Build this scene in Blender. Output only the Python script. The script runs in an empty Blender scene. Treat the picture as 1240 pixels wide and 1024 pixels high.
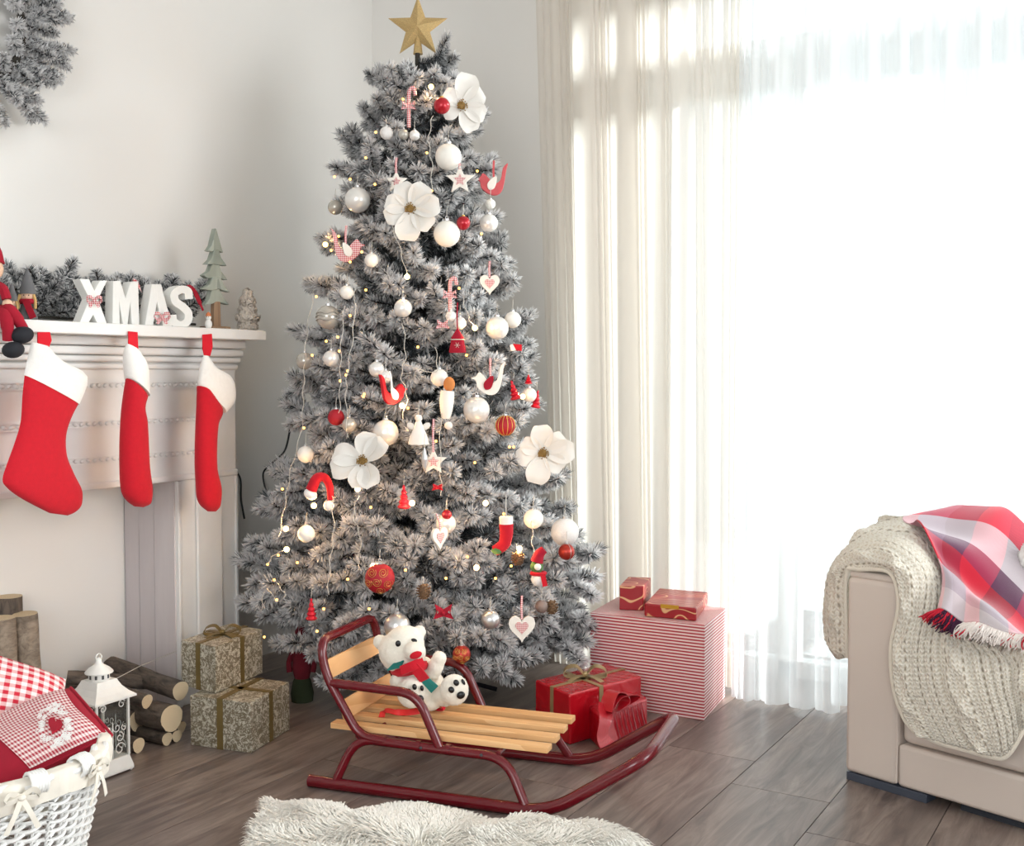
import bpy, bmesh, math, random
import numpy as np
from mathutils import Vector, Matrix
random.seed(7)
rng = np.random.default_rng(7)
SC = bpy.context.scene
COL = SC.collection
PI = math.pi

# ------------------------------------------------------------------ camera
FPX, CAMH = 1360.0, 1.05
YAW = math.radians(31.1)
PITCH = math.atan(60 / 1360)
cam_d = bpy.data.cameras.new('camera')
cam_d.sensor_fit = 'HORIZONTAL'; cam_d.sensor_width = 36; cam_d.lens = FPX / 1240 * 36
cam_d.clip_start = 0.05; cam_d.clip_end = 100
cam_o = bpy.data.objects.new('camera', cam_d); COL.objects.link(cam_o)
cam_o.location = (0, 0, CAMH); cam_o.rotation_euler = (PI / 2 - PITCH, 0, YAW)
SC.camera = cam_o

# ------------------------------------------------------------------ world, lights, exposure
SC.view_settings.view_transform = 'Standard'
SC.view_settings.look = 'None'
SC.view_settings.gamma = 1.0
SC.view_settings.use_curve_mapping = False
SC.view_settings.exposure = 0.05
SC.cycles.max_bounces = 10; SC.cycles.diffuse_bounces = 5; SC.cycles.transparent_max_bounces = 16
SC.cycles.sample_clamp_indirect = 4.0
SC.cycles.caustics_reflective = False; SC.cycles.caustics_refractive = False
W = bpy.data.worlds.new('World'); SC.world = W; W.use_nodes = True
bg = W.node_tree.nodes['Background']
bg.inputs[0].default_value = (0.93, 0.98, 1.0, 1); bg.inputs[1].default_value = 1.4

def area(name, loc, size, energy, color, rot):
    d = bpy.data.lights.new(name, 'AREA'); d.shape = 'RECTANGLE'; d.size, d.size_y = size
    d.energy = energy; d.color = color
    o = bpy.data.objects.new(name, d); COL.objects.link(o); o.location = loc; o.rotation_euler = rot
    return o
# daylight outside the curtained window (window wall lies at y = 3.75) plus unseen area lights added as rear and side fill
sun_d = bpy.data.lights.new('soft_sun', 'SUN'); sun_d.energy = 11.0; sun_d.angle = math.radians(13); sun_d.color = (1.0, .995, .985)
sun_o = bpy.data.objects.new('soft_sun', sun_d); COL.objects.link(sun_o)
sun_o.rotation_euler = Vector((-.74, -.64, -.24)).to_track_quat('-Z', 'Y').to_euler()
area('rear_fill_light', (0.5, -1.9, 1.75), (2.6, 1.7), 76, (0.96, 0.98, 1.0), (PI / 2, 0, 0))
area('side_fill_light', (2.85, 2.2, 1.45), (1.7, 2.2), 92, (0.98, 0.99, 1.0), (0, PI / 2, 0))

# ------------------------------------------------------------------ photo measurements -> world points
CR = Vector((math.cos(YAW), math.sin(YAW), 0))
CF = Vector((-math.sin(YAW) * math.cos(PITCH), math.cos(YAW) * math.cos(PITCH), -math.sin(PITCH)))
CU = Vector((-math.sin(YAW) * math.sin(PITCH), math.cos(YAW) * math.sin(PITCH), math.cos(PITCH)))
CO = Vector((0, 0, CAMH))
def ray(x, y): return CF + CR * ((x - 620) / FPX) + CU * ((512 - y) / FPX)
def P(x, y, Z): return CO + ray(x, y) * Z
def onz(x, y, z=0.0): d = ray(x, y); return CO + d * ((z - CAMH) / d.z)
def onx(x, y, X): d = ray(x, y); return CO + d * (X / d.x)
def ony(x, y, Y): d = ray(x, y); return CO + d * (Y / d.y)
def depth(p): return (Vector(p) - CO).dot(CF)

# ------------------------------------------------------------------ materials
def lin(c): c = c / 255; return c / 12.92 if c <= .04045 else ((c + .055) / 1.055) ** 2.4
def rgb(r, g, b): return (lin(r), lin(g), lin(b), 1)
class G:
    """small node graph helper"""
    def __init__(s, name):
        s.m = bpy.data.materials.new(name); s.m.use_nodes = True; s.t = s.m.node_tree
        s.t.nodes.clear(); s.out = s.t.nodes.new('ShaderNodeOutputMaterial'); s._tc = None
    def node(s, typ, ins=None, **props):
        n = s.t.nodes.new('ShaderNode' + typ)
        for k, v in props.items(): setattr(n, k, v)
        for k, v in (ins or {}).items(): s.set(n.inputs[k], v)
        return n
    def set(s, inp, v):
        if hasattr(v, 'is_output') or isinstance(v, bpy.types.NodeSocket): s.t.links.new(v, inp)
        else: inp.default_value = v
    def math(s, op, a, b=0.0, c=0.0):
        n = s.node('Math', operation=op); s.set(n.inputs[0], a); s.set(n.inputs[1], b); s.set(n.inputs[2], c); return n.outputs[0]
    def mix(s, fac, a, b):
        n = s.node('MixRGB'); s.set(n.inputs[0], fac); s.set(n.inputs[1], a); s.set(n.inputs[2], b); return n.outputs[0]
    def tc(s, which='Object'):
        if s._tc is None: s._tc = s.node('TexCoord')
        return s._tc.outputs[which]
    def mapping(s, scale, which='Object', rot=(0, 0, 0), loc=None):
        n = s.node('Mapping'); s.set(n.inputs['Vector'], s.tc(which)); n.inputs['Scale'].default_value = scale
        n.inputs['Rotation'].default_value = rot
        if loc is not None: s.set(n.inputs['Location'], loc)
        return n.outputs[0]
    def noise(s, vec, scale, detail=3, rough=.5, dist=0):
        n = s.node('TexNoise', {'Vector': vec, 'Scale': scale, 'Detail': detail, 'Roughness': rough, 'Distortion': dist}); return n.outputs[0]
    def ramp(s, fac, stops):
        n = s.node('ValToRGB'); s.set(n.inputs[0], fac); e = n.color_ramp.elements
        while len(e) < len(stops): e.new(0.5)
        for k, (p, c) in zip(e, stops): k.position = p; k.color = c
        return n.outputs[0]
    def step(s, v, t, soft=.02):
        n = s.node('MapRange'); s.set(n.inputs[0], v); n.inputs[1].default_value = t - soft; n.inputs[2].default_value = t + soft
        return n.outputs[0]
    def bump(s, h, strength=.3, dist=.002):
        return s.node('Bump', {'Height': h, 'Strength': strength, 'Distance': dist}).outputs[0]
    def bsdf(s, col, rough=.6, metal=0, normal=None, **kw):
        n = s.node('BsdfPrincipled', {'Base Color': col, 'Roughness': rough, 'Metallic': metal})
        if normal is not None: s.set(n.inputs['Normal'], normal)
        for k, v in kw.items(): s.set(n.inputs[k.replace('_', ' ')], v)
        return n.outputs[0]
    def end(s, sh): s.t.links.new(sh, s.out.inputs[0]); return s.m

MC = {}
def plain(name, c, rough=.6, metal=0, var=.12, scale=30, bump=0.0, bscale=None, **kw):
    if name in MC: return MC[name]
    g = G(name); v = g.tc(); c = rgb(*c)
    n = g.noise(v, scale, 4)
    dark = tuple(k * (1 - var) for k in c[:3]) + (1,); lite = tuple(min(1, k * (1 + var * .6)) for k in c[:3]) + (1,)
    col = g.mix(g.step(n, .5, .25), dark, lite)
    nm = g.bump(g.noise(v, bscale or scale * 4, 4), bump) if bump else None
    MC[name] = g.end(g.bsdf(col, rough, metal, nm, **kw)); return MC[name]

def wood(name, c1, c2, axis=0, scale=14, rough=.5, ring=3.5):
    if name in MC: return MC[name]
    g = G(name); info = g.node('ObjectInfo')
    off = g.node('CombineXYZ'); g.set(off.inputs[0], g.math('MULTIPLY', info.outputs['Random'], 7.3)); g.set(off.inputs[1], g.math('MULTIPLY', info.outputs['Random'], 3.1))
    g.set(off.inputs[2], g.math('MULTIPLY', info.outputs['Random'], 5.7))
    sc = [1, 1, 1]; sc[axis] = .09
    v = g.mapping(tuple(sc), loc=off.outputs[0])
    n = g.noise(v, scale, 5, .6, .6)
    w = g.math('FRACT', g.math('MULTIPLY', g.noise(v, scale * .35, 1, .4, .2), ring * 3))
    col = g.mix(g.math('MULTIPLY', g.step(w, .5, .5), .55), rgb(*c1), rgb(*c2))
    col = g.mix(g.math('MULTIPLY', g.step(n, .55, .2), .5), col, rgb(*c2))
    MC[name] = g.end(g.bsdf(col, rough, 0, g.bump(n, .15))); return MC[name]

def gingham(name, n, c1, c2, vec='UV', rough=.9):
    if name in MC: return MC[name]
    g = G(name); x = g.node('SeparateXYZ', {0: g.tc(vec)})
    a = g.step(g.math('PINGPONG', g.math('MULTIPLY', x.outputs[0], n), .5), .25, .03)
    b = g.step(g.math('PINGPONG', g.math('MULTIPLY', x.outputs[1 if vec == 'UV' else 2], n), .5), .25, .03)
    f = g.math('MULTIPLY', g.math('ADD', a, b), .5)
    col = g.mix(f, rgb(*c1), rgb(*c2))
    nz = g.noise(g.tc(), 900, 2)
    MC[name] = g.end(g.bsdf(col, rough, 0, g.bump(nz, .3, .0006))); return MC[name]

# ------------------------------------------------------------------ mesh builder
def frames(pts):
    pts = [Vector(p) for p in pts]; T = []
    for i in range(len(pts)):
        a = pts[max(i - 1, 0)]; b = pts[min(i + 1, len(pts) - 1)]; t = (b - a)
        T.append(t.normalized() if t.length > 1e-9 else Vector((0, 0, 1)))
    u = T[0].orthogonal().normalized(); out = []
    for t in T:
        u = (u - t * u.dot(t)); u = u.normalized() if u.length > 1e-6 else t.orthogonal().normalized()
        out.append((u.copy(), t.cross(u)))
    return pts, out
def smooth_path(ctrl, n=8, closed=False):
    c = [Vector(p) for p in ctrl]; m = len(c); out = []
    seg = m if closed else m - 1
    for i in range(seg):
        g = (lambda k: c[k % m]) if closed else (lambda k: c[min(max(k, 0), m - 1)])
        p0, p1, p2, p3 = g(i - 1), g(i), g(i + 1), g(i + 2)
        for j in range(n):
            t = j / n
            out.append(0.5 * ((2 * p1) + (p2 - p0) * t + (2 * p0 - 5 * p1 + 4 * p2 - p3) * t * t + (3 * p1 - p0 - 3 * p2 + p3) * t ** 3))
    if not closed: out.append(c[-1])
    return out
def arc_path(ctrl, r, n=6):
    """polyline with rounded corners"""
    c = [Vector(p) for p in ctrl]; out = [c[0]]
    for i in range(1, len(c) - 1):
        a, b, d = c[i - 1], c[i], c[i + 1]
        k = min(r, (a - b).length * .48, (d - b).length * .48)
        p, q = b + (a - b).normalized() * k, b + (d - b).normalized() * k
        for j in range(n + 1):
            t = j / n; out.append(p * (1 - t) ** 2 + b * 2 * t * (1 - t) + q * t * t)
    out.append(c[-1]); return out

class MB:
    def __init__(s): s.v = []; s.f = []; s.mi = []; s.uv = {}; s.cur = 0
    def add(s, vs, fs, uvs=None):
        o = len(s.v); s.v += [tuple(p) for p in vs]
        for f in fs: s.f.append(tuple(i + o for i in f)); s.mi.append(s.cur)
        if uvs is not None:
            for i, q in enumerate(uvs): s.uv[o + i] = q
        return s
    def box(s, a, b, M=None):
        x0, y0, z0 = a; x1, y1, z1 = b
        vs = [Vector((x, y, z)) for z in (z0, z1) for (x, y) in ((x0, y0), (x1, y0), (x1, y1), (x0, y1))]
        if M is not None: vs = [M @ p for p in vs]
        return s.add(vs, [(3, 2, 1, 0), (4, 5, 6, 7), (0, 1, 5, 4), (1, 2, 6, 5), (2, 3, 7, 6), (3, 0, 4, 7)])
    def bar(s, p, q, w, h, up=(0, 0, 1)):
        p, q = Vector(p), Vector(q); t = (q - p).normalized(); sd = t.cross(Vector(up)).normalized(); u = sd.cross(t)
        vs = [c + sd * (i * w / 2) + u * (j * h / 2) for c in (p, q) for (i, j) in ((-1, -1), (1, -1), (1, 1), (-1, 1))]
        return s.add(vs, [(0, 1, 2, 3), (7, 6, 5, 4), (0, 4, 5, 1), (1, 5, 6, 2), (2, 6, 7, 3), (3, 7, 4, 0)])
    def tube(s, pts, r, n=8, closed=False, flat=None):
        pts, fr = frames(pts); m = len(pts); vs = []
        for i, (p, (u, w)) in enumerate(zip(pts, fr)):
            ri = r[i] if hasattr(r, '__len__') else r
            for k in range(n):
                a = 2 * PI * k / n; vs.append(p + u * (math.cos(a) * ri) + w * (math.sin(a) * ri * (flat or 1)))
        fs = [(i * n + k, i * n + (k + 1) % n, ((i + 1) % m) * n + (k + 1) % n, ((i + 1) % m) * n + k) for i in range(m if closed else m - 1) for k in range(n)]
        if not closed: fs += [tuple(range(n))[::-1], tuple((m - 1) * n + k for k in range(n))]
        return s.add(vs, fs)
    def ribbon(s, pts, w, side, th=.0012):
        """flat band following pts, width along side"""
        pts = [Vector(p) for p in pts]; m = len(pts); vs = []
        for i, p in enumerate(pts):
            t = (pts[min(i + 1, m - 1)] - pts[max(i - 1, 0)]).normalized()
            sd = Vector(side[i] if isinstance(side, list) else side); sd = (sd - t * sd.dot(t)).normalized(); nn = sd.cross(t)
            wi = w[i] if hasattr(w, '__len__') else w
            for (a, b) in ((-1, -1), (1, -1), (1, 1), (-1, 1)): vs.append(p + sd * (a * wi / 2) + nn * (b * th / 2))
        fs = [(i * 4 + k, i * 4 + (k + 1) % 4, i * 4 + 4 + (k + 1) % 4, i * 4 + 4 + k) for i in range(m - 1) for k in range(4)]
        fs += [(3, 2, 1, 0), tuple((m - 1) * 4 + k for k in range(4))]
        return s.add(vs, fs)
    def lathe(s, prof, n=16, M=None, squash=(1, 1)):
        vs = []; m = len(prof)
        for (r, z) in prof:
            for k in range(n):
                a = 2 * PI * k / n; vs.append(Vector((math.cos(a) * r * squash[0], math.sin(a) * r * squash[1], z)))
        if M is not None: vs = [M @ p for p in vs]
        fs = [(i * n + k, i * n + (k + 1) % n, (i + 1) * n + (k + 1) % n, (i + 1) * n + k) for i in range(m - 1) for k in range(n)]
        if prof[0][0] > 1e-6: fs.append(tuple(range(n))[::-1])
        if prof[-1][0] > 1e-6: fs.append(tuple((m - 1) * n + k for k in range(n)))
        return s.add(vs, fs)
    def ell(s, c, r, nu=16, nv=10, R=None):
        r = (r, r, r) if not hasattr(r, '__len__') else r; c = Vector(c); vs = []
        vs.append(Vector((0, 0, -r[2])))
        for j in range(1, nv):
            b = PI * j / nv - PI / 2
            for k in range(nu):
                a = 2 * PI * k / nu; vs.append(Vector((math.cos(b) * math.cos(a) * r[0], math.cos(b) * math.sin(a) * r[1], math.sin(b) * r[2])))
        vs.append(Vector((0, 0, r[2])))
        vs = [(R @ p if R is not None else p) + c for p in vs]
        fs = [(0, 1 + (k + 1) % nu, 1 + k) for k in range(nu)]
        for j in range(nv - 2):
            for k in range(nu): a = 1 + j * nu; fs.append((a + k, a + (k + 1) % nu, a + nu + (k + 1) % nu, a + nu + k))
        a = 1 + (nv - 2) * nu; fs += [(a + k, a + (k + 1) % nu, len(vs) - 1) for k in range(nu)]
        return s.add(vs, fs)
    def prism(s, poly, d, o=None, ax=None):
        """poly: list of 3D points (planar); extruded by vector d"""
        vs = [Vector(p) for p in poly]; d = Vector(d); n = len(vs)
        nrm = Vector((0, 0, 0))
        for i in range(n): nrm += vs[i].cross(vs[(i + 1) % n])
        if nrm.dot(d) > 0: vs.reverse()
        return s.add(vs + [p + d for p in vs], [tuple(range(n)), tuple(range(2 * n - 1, n - 1, -1))] + [(i, i + n, (i + 1) % n + n, (i + 1) % n) for i in range(n)])
    def grid(s, fn, nu, nv, th=0, closed_u=False):
        """fn(u,v)->Vector, u,v in 0..1; th>0 gives a second skin"""
        A = [[Vector(fn(i / nu, j / nv)) for j in range(nv + 1)] for i in range(nu + 1)]
        vs = [A[i][j] for i in range(nu + 1) for j in range(nv + 1)]
        uv = [(i / nu, j / nv) for i in range(nu + 1) for j in range(nv + 1)]
        w = nv + 1
        fs = [(i * w + j, (i + 1) * w + j, (i + 1) * w + j + 1, i * w + j + 1) for i in range(nu) for j in range(nv)]
        if th:
            k = len(vs); bk = []
            for i in range(nu + 1):
                for j in range(nv + 1):
                    du = A[min(i + 1, nu)][j] - A[max(i - 1, 0)][j]; dv = A[i][min(j + 1, nv)] - A[i][max(j - 1, 0)]
                    nn = du.cross(dv); nn = nn.normalized() if nn.length > 1e-12 else Vector((0, 0, 1)); bk.append(A[i][j] - nn * th)
            vs += bk; uv += uv
            fs += [tuple(q + k for q in reversed(f)) for f in fs]
            for i in range(nu):
                a, b = i * w, (i + 1) * w; fs.append((a, a + k, b + k, b)); a += nv; b += nv; fs.append((b, b + k, a + k, a))
            for j in range(nv):
                a, b = j, j + 1; fs.append((b, b + k, a + k, a)); a += nu * w; b += nu * w; fs.append((a, a + k, b + k, b))
        return s.add(vs, fs, uv)
    def mesh(s, name, mats, smooth=40, M=None):
        me = bpy.data.meshes.new(name)
        vs = s.v if M is None else [tuple(M @ Vector(p)) for p in s.v]
        me.from_pydata(vs, [], s.f); mats = mats if isinstance(mats, (list, tuple)) else [mats]
        for m in mats: me.materials.append(m)
        if len(mats) > 1: me.polygons.foreach_set('material_index', s.mi)
        if s.uv:
            l = me.uv_layers.new(name='UVMap'); idx = np.empty(len(me.loops), dtype=np.int32); me.loops.foreach_get('vertex_index', idx)
            arr = np.zeros((len(s.v), 2)); 
            for k, q in s.uv.items(): arr[k] = q
            l.data.foreach_set('uv', arr[idx].ravel())
        if smooth:
            me.polygons.foreach_set('use_smooth', [True] * len(me.polygons)); me.update()
            me.set_sharp_from_angle(angle=math.radians(smooth))
        return me
    def build(s, name, mats, parent=None, smooth=40, bevel=0, seg=2, world=False, **tags):
        M = MATS[parent.name].inverted() if (world and parent is not None) else None
        return link(name, s.mesh(name, mats, smooth, M), parent, bevel, seg, **tags)
MATS = {}
def link(name, me, parent=None, bevel=0, seg=2, **tags):
    o = bpy.data.objects.new(name, me); COL.objects.link(o)
    if parent is not None: o.parent = parent
    if bevel:
        b = o.modifiers.new('b', 'BEVEL'); b.width = bevel; b.segments = seg; b.limit_method = 'ANGLE'; b.angle_limit = math.radians(40)
    for k, v in tags.items():
        if v: o[k] = v
    return o
def thing(name, label, cat, loc=(0, 0, 0), rotz=0.0, group=None, R=None):
    o = bpy.data.objects.new(name, None); COL.objects.link(o); o.empty_display_size = .05
    M = Matrix.Translation(Vector(loc)) @ (R.to_4x4() if R is not None else Matrix.Rotation(rotz, 4, 'Z'))
    o.location = loc; o.rotation_euler = M.to_euler(); MATS[o.name] = M
    o['label'] = label; o['category'] = cat
    if group: o['group'] = group
    return o
def copy_tree(o, parent=None, loc=None):
    c = o.copy(); COL.objects.link(c)
    if parent is not None: c.parent = parent
    if loc is not None: c.location = loc
    for ch in list(o.children): copy_tree(ch, c)
    return c
def structure(o): o['kind'] = 'structure'; return o
def blob(mb, voxel, smooth_it=6, disp=0):
    """fuse overlapping closed shapes into one continuous skin"""
    me = mb.mesh('tmp', [], 0); o = bpy.data.objects.new('tmp', me); COL.objects.link(o)
    r = o.modifiers.new('r', 'REMESH'); r.mode = 'VOXEL'; r.voxel_size = voxel
    s = o.modifiers.new('s', 'SMOOTH'); s.iterations = smooth_it; s.factor = .5
    dg = bpy.context.evaluated_depsgraph_get(); ev = o.evaluated_get(dg)
    me2 = bpy.data.meshes.new_from_object(ev); bpy.data.objects.remove(o); bpy.data.meshes.remove(me)
    if disp:
        co = np.empty(len(me2.vertices) * 3, dtype=np.float32); me2.vertices.foreach_get('co', co); co = co.reshape(-1, 3)
        co += rng.normal(0, disp, co.shape); me2.vertices.foreach_set('co', co.ravel())
    me2.polygons.foreach_set('use_smooth', [True] * len(me2.polygons)); me2.materials.clear()
    return me2
def net(rows, u, v):
    """bicubic (Catmull-Rom) lookup in a control net rows[v][u]"""
    def cr(a, t):
        m = len(a) - 1; x = min(max(t, 0), 1) * m; i = min(int(x), m - 1); f = x - i
        g = lambda k: a[min(max(k, 0), m)]
        p0, p1, p2, p3 = g(i - 1), g(i), g(i + 1), g(i + 2)
        return 0.5 * ((2 * p1) + (p2 - p0) * f + (2 * p0 - 5 * p1 + 4 * p2 - p3) * f * f + (3 * p1 - p0 - 3 * p2 + p3) * f ** 3)
    return cr([cr(r, u) for r in rows], v)

# common materials
m_wall = plain('wall_paint', (232, 230, 226), .85, var=.015, scale=2, bump=.03, bscale=160)
m_ceiling = plain('ceiling_paint', (236, 236, 234), .9, var=.01, scale=2)
m_mantel = plain('chalky_white_paint', (231, 230, 227), .6, var=.05, scale=9, bump=.06, bscale=60)
m_jamb = wood('shade_tinted_wood', (222, 215, 214), (186, 176, 178), 2, 10, .6, 1.5)  # purple-grey tint puts the reveal's shading into the wood colour
m_redtube = plain('red_enamel', (96, 7, 20), .22, var=.04, Coat_Weight=.2)
m_felt = plain('red_felt', (192, 12, 34), .95, var=.07, scale=90, bump=.25, bscale=500, Sheen_Weight=.08)
m_feltdark = plain('dark_red_felt', (160, 14, 40), .95, var=.1, scale=90, bump=.25)
m_whitefelt = plain('white_plush', (240, 238, 233), .98, var=.04, scale=120, bump=.5, bscale=700, Sheen_Weight=.3)
m_gold = plain('gold', (200, 160, 90), .35, 1.0, var=.15, scale=200, bump=.2, bscale=600)
m_white = plain('white_gloss', (238, 238, 236), .4, var=.02)
m_pine = wood('pine', (238, 194, 140), (205, 146, 88), 0, 22, .45)
m_black = plain('black_cloth', (24, 26, 34), .8, var=.1)
m_cord = plain('white_cord', (205, 200, 190), .8)
# ================================================================== room shell
WY, WX = 3.75, -2.94
structure(MB().box((WX - .12, -2.2, 0), (WX, WY + .15, 2.7)).build('wall_left', m_wall))
structure(MB().box((2.6, -2.2, 0), (2.72, 1.1, 2.7)).box((2.6, 3.3, 0), (2.72, WY + .15, 2.7)).box((2.6, 1.1, 0), (2.72, 3.3, .6)).box((2.6, 1.1, 2.3), (2.72, 3.3, 2.7)).build('wall_right', m_wall, smooth=0))  # opening added so the side fill light reaches the room
win_x0, win_x1, win_z1 = -1.67, 1.6, 2.42
w = MB(); w.box((WX, WY, 0), (win_x0, WY + .15, 2.7)); w.box((win_x1, WY, 0), (2.6, WY + .15, 2.7)); w.box((win_x0, WY, win_z1), (win_x1, WY + .15, 2.7))
structure(w.build('wall_back', m_wall, smooth=0))
w = MB(); w.box((WX, -2.0, 0), (-.9, -1.88, 2.7)); w.box((1.9, -2.0, 0), (2.6, -1.88, 2.7)); w.box((-.9, -2.0, 2.55), (1.9, -1.88, 2.7)); w.box((-.9, -2.0, 0), (1.9, -1.88, .85))  # opening added for the rear fill light
for o in bpy.data.objects:
    if o.name == 'rear_fill_light': o.location.y = -2.25
structure(w.build('wall_front', m_wall, smooth=0))
structure(MB().box((WX, -2.2, 2.7), (2.6, WY + .15, 2.8)).build('ceiling', m_ceiling))
structure(MB().box((win_x0 - .9 + .6, WY - .018, 0), (win_x0, WY, .08)).box((WX, WY - .018, 0), (win_x0 - .3, WY, .08)).build('baseboard_back', m_mantel, bevel=.003))

# floor: sub-floor plus separate wood-look planks running towards the window wall
def floor_mat():
    g = G('grey_brown_wood_plank'); info = g.node('ObjectInfo')
    off = g.node('CombineXYZ'); g.set(off.inputs[0], g.math('MULTIPLY', info.outputs['Random'], 17.3)); g.set(off.inputs[1], g.math('MULTIPLY', info.outputs['Random'], 9.1))
    v = g.mapping((1, .12, 1), loc=off.outputs[0]); v2 = g.mapping((1, .35, 1), loc=off.outputs[0])
    n = g.noise(v, 26, 6, .65, 1.2); n2 = g.noise(v2, 5, 3, .6, .8)
    col = g.ramp(n, [(.28, rgb(84, 73, 70)), (.48, rgb(124, 110, 103)), (.62, rgb(147, 133, 124)), (.8, rgb(166, 153, 143))])
    col = g.mix(g.math('MULTIPLY', g.step(n2, .53, .12), .4), col, rgb(86, 74, 70))
    tone = g.math('ADD', .86, g.math('MULTIPLY', info.outputs['Random'], .26))
    h = g.node('HueSaturation', {'Value': tone, 'Color': col})
    return g.end(g.bsdf(h.outputs[0], g.math('ADD', .27, g.math('MULTIPLY', n, .12)), 0, g.bump(n, .08, .0004)))
m_plank = floor_mat()
floor = structure(MB().box((WX, -2.2, -.06), (2.6, WY + .15, -.004)).build('floor', plain('grout', (60, 55, 54), .9)))
pw, pl_, gap = .2535, 1.22, .0022
pm = MB().box((-pw / 2 + gap / 2, -pl_ / 2 + gap / 2, -.012), (pw / 2 - gap / 2, pl_ / 2 - gap / 2, 0)).mesh('plank', m_plank, 0)
k = 0
for i in range(-8, 9):
    cx = -.985 + pw / 2 + i * pw
    if cx + pw / 2 < WX: continue
    y0 = {0: 2.72, 1: 2.515, -1: 2.47 + .44, -2: 2.475}.get(i, 2.1 + ((i * 37) % 10) / 10 * 1.1)
    while y0 - pl_ > -.2: y0 -= pl_
    y = y0 + pl_ / 2
    while y - pl_ / 2 < WY:
        o = link('plank', pm, floor); o.location = (cx, y, 0)
        y += pl_
# window: frame, transom, stiles, panes
m_frame = plain('window_frame_paint', (226, 226, 224), .5, var=.02)
g = G('window_glass'); gl = g.node('BsdfGlossy', {'Color': (1, 1, 1, 1), 'Roughness': 0.02}); tr = g.node('BsdfTransparent', {'Color': (.95, .98, .98, 1)})
mx = g.node('MixShader', {0: .06}); g.t.links.new(tr.outputs[0], mx.inputs[1]); g.t.links.new(gl.outputs[0], mx.inputs[2]); m_glass = g.end(mx.outputs[0])
tz1, tz0 = 2.19, 2.02
winf = structure(MB().box((win_x0, WY + .03, 0), (win_x0 + .06, WY + .1, win_z1)).box((win_x1 - .06, WY + .03, 0), (win_x1, WY + .1, win_z1)).box((win_x0, WY + .03, win_z1 - .05), (win_x1, WY + .1, win_z1)).box((win_x0, WY + .03, 0), (win_x1, WY + .1, .06)).build('window_1', m_frame, smooth=0, bevel=.004))
MB().box((win_x0, WY + .02, tz0), (win_x1, WY + .11, tz1)).build('transom_rail', m_frame, winf, bevel=.004)
for xs in (-1.17, -.3, .6):
    MB().box((xs - .035, WY + .03, .0), (xs + .035, WY + .1, tz0)).build('stile', m_frame, winf, bevel=.004)
edges = [win_x0 + .06, -1.17, -.3, .6, win_x1 - .06]
for a, b in zip(edges, edges[1:]):
    MB().box((a + .03, WY + .06, .06), (b - .03, WY + .066, tz0)).build('glass_pane', m_glass, winf, smooth=0)
    MB().box((a + .03, WY + .06, tz1), (b - .03, WY + .066, win_z1 - .05)).build('glass_pane', m_glass, winf, smooth=0)
structure(MB().box((-4, WY + .16, -.1), (4, WY + 3, -.02)).build('terrace_ground', plain('pale_stone', (240, 240, 238), .9)))

# ================================================================== fireplace surround (mantel)
XF = -2.70; ml0, ml1 = 1.13, 2.706
fp = thing('fireplace_surround', 'white painted wooden fireplace surround with moulded frieze against the left wall', 'fireplace', (XF, 1.9, 0))
MB().box((-2.94, ml0 - .10, 1.157), (-2.585, 2.733, 1.19)).build('mantel_shelf', m_mantel, fp, bevel=.003, world=True)
def leg(y0, y1):
    m = MB().box((-2.935, y0, 0), (XF, y1, .715)); m.build('pilaster', [m_mantel], fp, bevel=.003, world=True)
    # recessed fluting on the face and plank cladding on the inner reveal
    MB().box((XF, y0, 0), (XF + .008, y0 + .012, .714)).box((XF, y1 - .012, 0), (XF + .008, y1, .714)).build('edge_bead', m_mantel, fp, bevel=.003, world=True)
    MB().box((XF, y0 + .075, .05), (XF + .012, y1 - .075, .70)).build('raised_panel', m_mantel, fp, bevel=.005, world=True)
leg(2.448, 2.706); leg(ml0, ml0 + .258)
for (xa, xb) in ((-2.935, -2.87), (-2.868, -2.80), (-2.798, -2.706)):
    MB().box((xa, 2.4435, 0), (xb, 2.4482, .715)).build('reveal_board', m_jamb, fp, bevel=.0012, world=True)
MB().box((-2.935, ml0, .715), (XF, ml1, 1.13)).build('frieze', m_mantel, fp, bevel=.003, world=True)
# cornice mouldings under the shelf
for (z0, z1, dx) in ((1.130, 1.157, .040), (1.104, 1.128, .030), (1.084, 1.102, .022), (1.062, 1.080, .012)):
    MB().box((XF - .01, ml0 - dx * .5, z0), (XF + dx, ml1 + dx * .4, z1)).build('cornice_moulding', m_mantel, fp, bevel=.007, seg=3, world=True)
# carved rows: thin ridges with scrolls
def carved(y0, y1, z, h=.016, dx=.01):
    b = MB().box((XF, y0, z - h * .75), (XF + dx * .6, y1, z - h * .45)).box((XF, y0, z + h * .45), (XF + dx * .6, y1, z + h * .7))
    n = max(2, int((y1 - y0) / .022))
    for i in range(n):
        y = y0 + (i + .5) * (y1 - y0) / n
        b.ell((XF + .001, y, z), (dx * .7, .0085, h * .36), 8, 6, Matrix.Rotation(.5 if i % 2 else -.5, 3, 'X'))
    b.build('carved_moulding', m_mantel, fp, world=True, kind='stuff')
carved(ml0, ml1, 1.015); 
fy0, fy1 = ml0 + .14, 2.60
carved(fy0, fy1, .905); carved(fy0, fy1, .80)
b = MB()
for y in (fy0, fy1):
    b.box((XF, y - .012, .79), (XF + .007, y - .007, .915)).box((XF, y + .007, .79), (XF + .007, y + .012, .915))
    for i in range(5): b.ell((XF + .001, y, .815 + i * .019), (.006, .005, .008), 8, 6)
b.build('carved_moulding', m_mantel, fp, world=True, kind='stuff')
MB().box((XF, ml0, .715), (XF + .01, ml1, .735)).build('lower_bead', m_mantel, fp, bevel=.004, seg=3, world=True)

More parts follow.
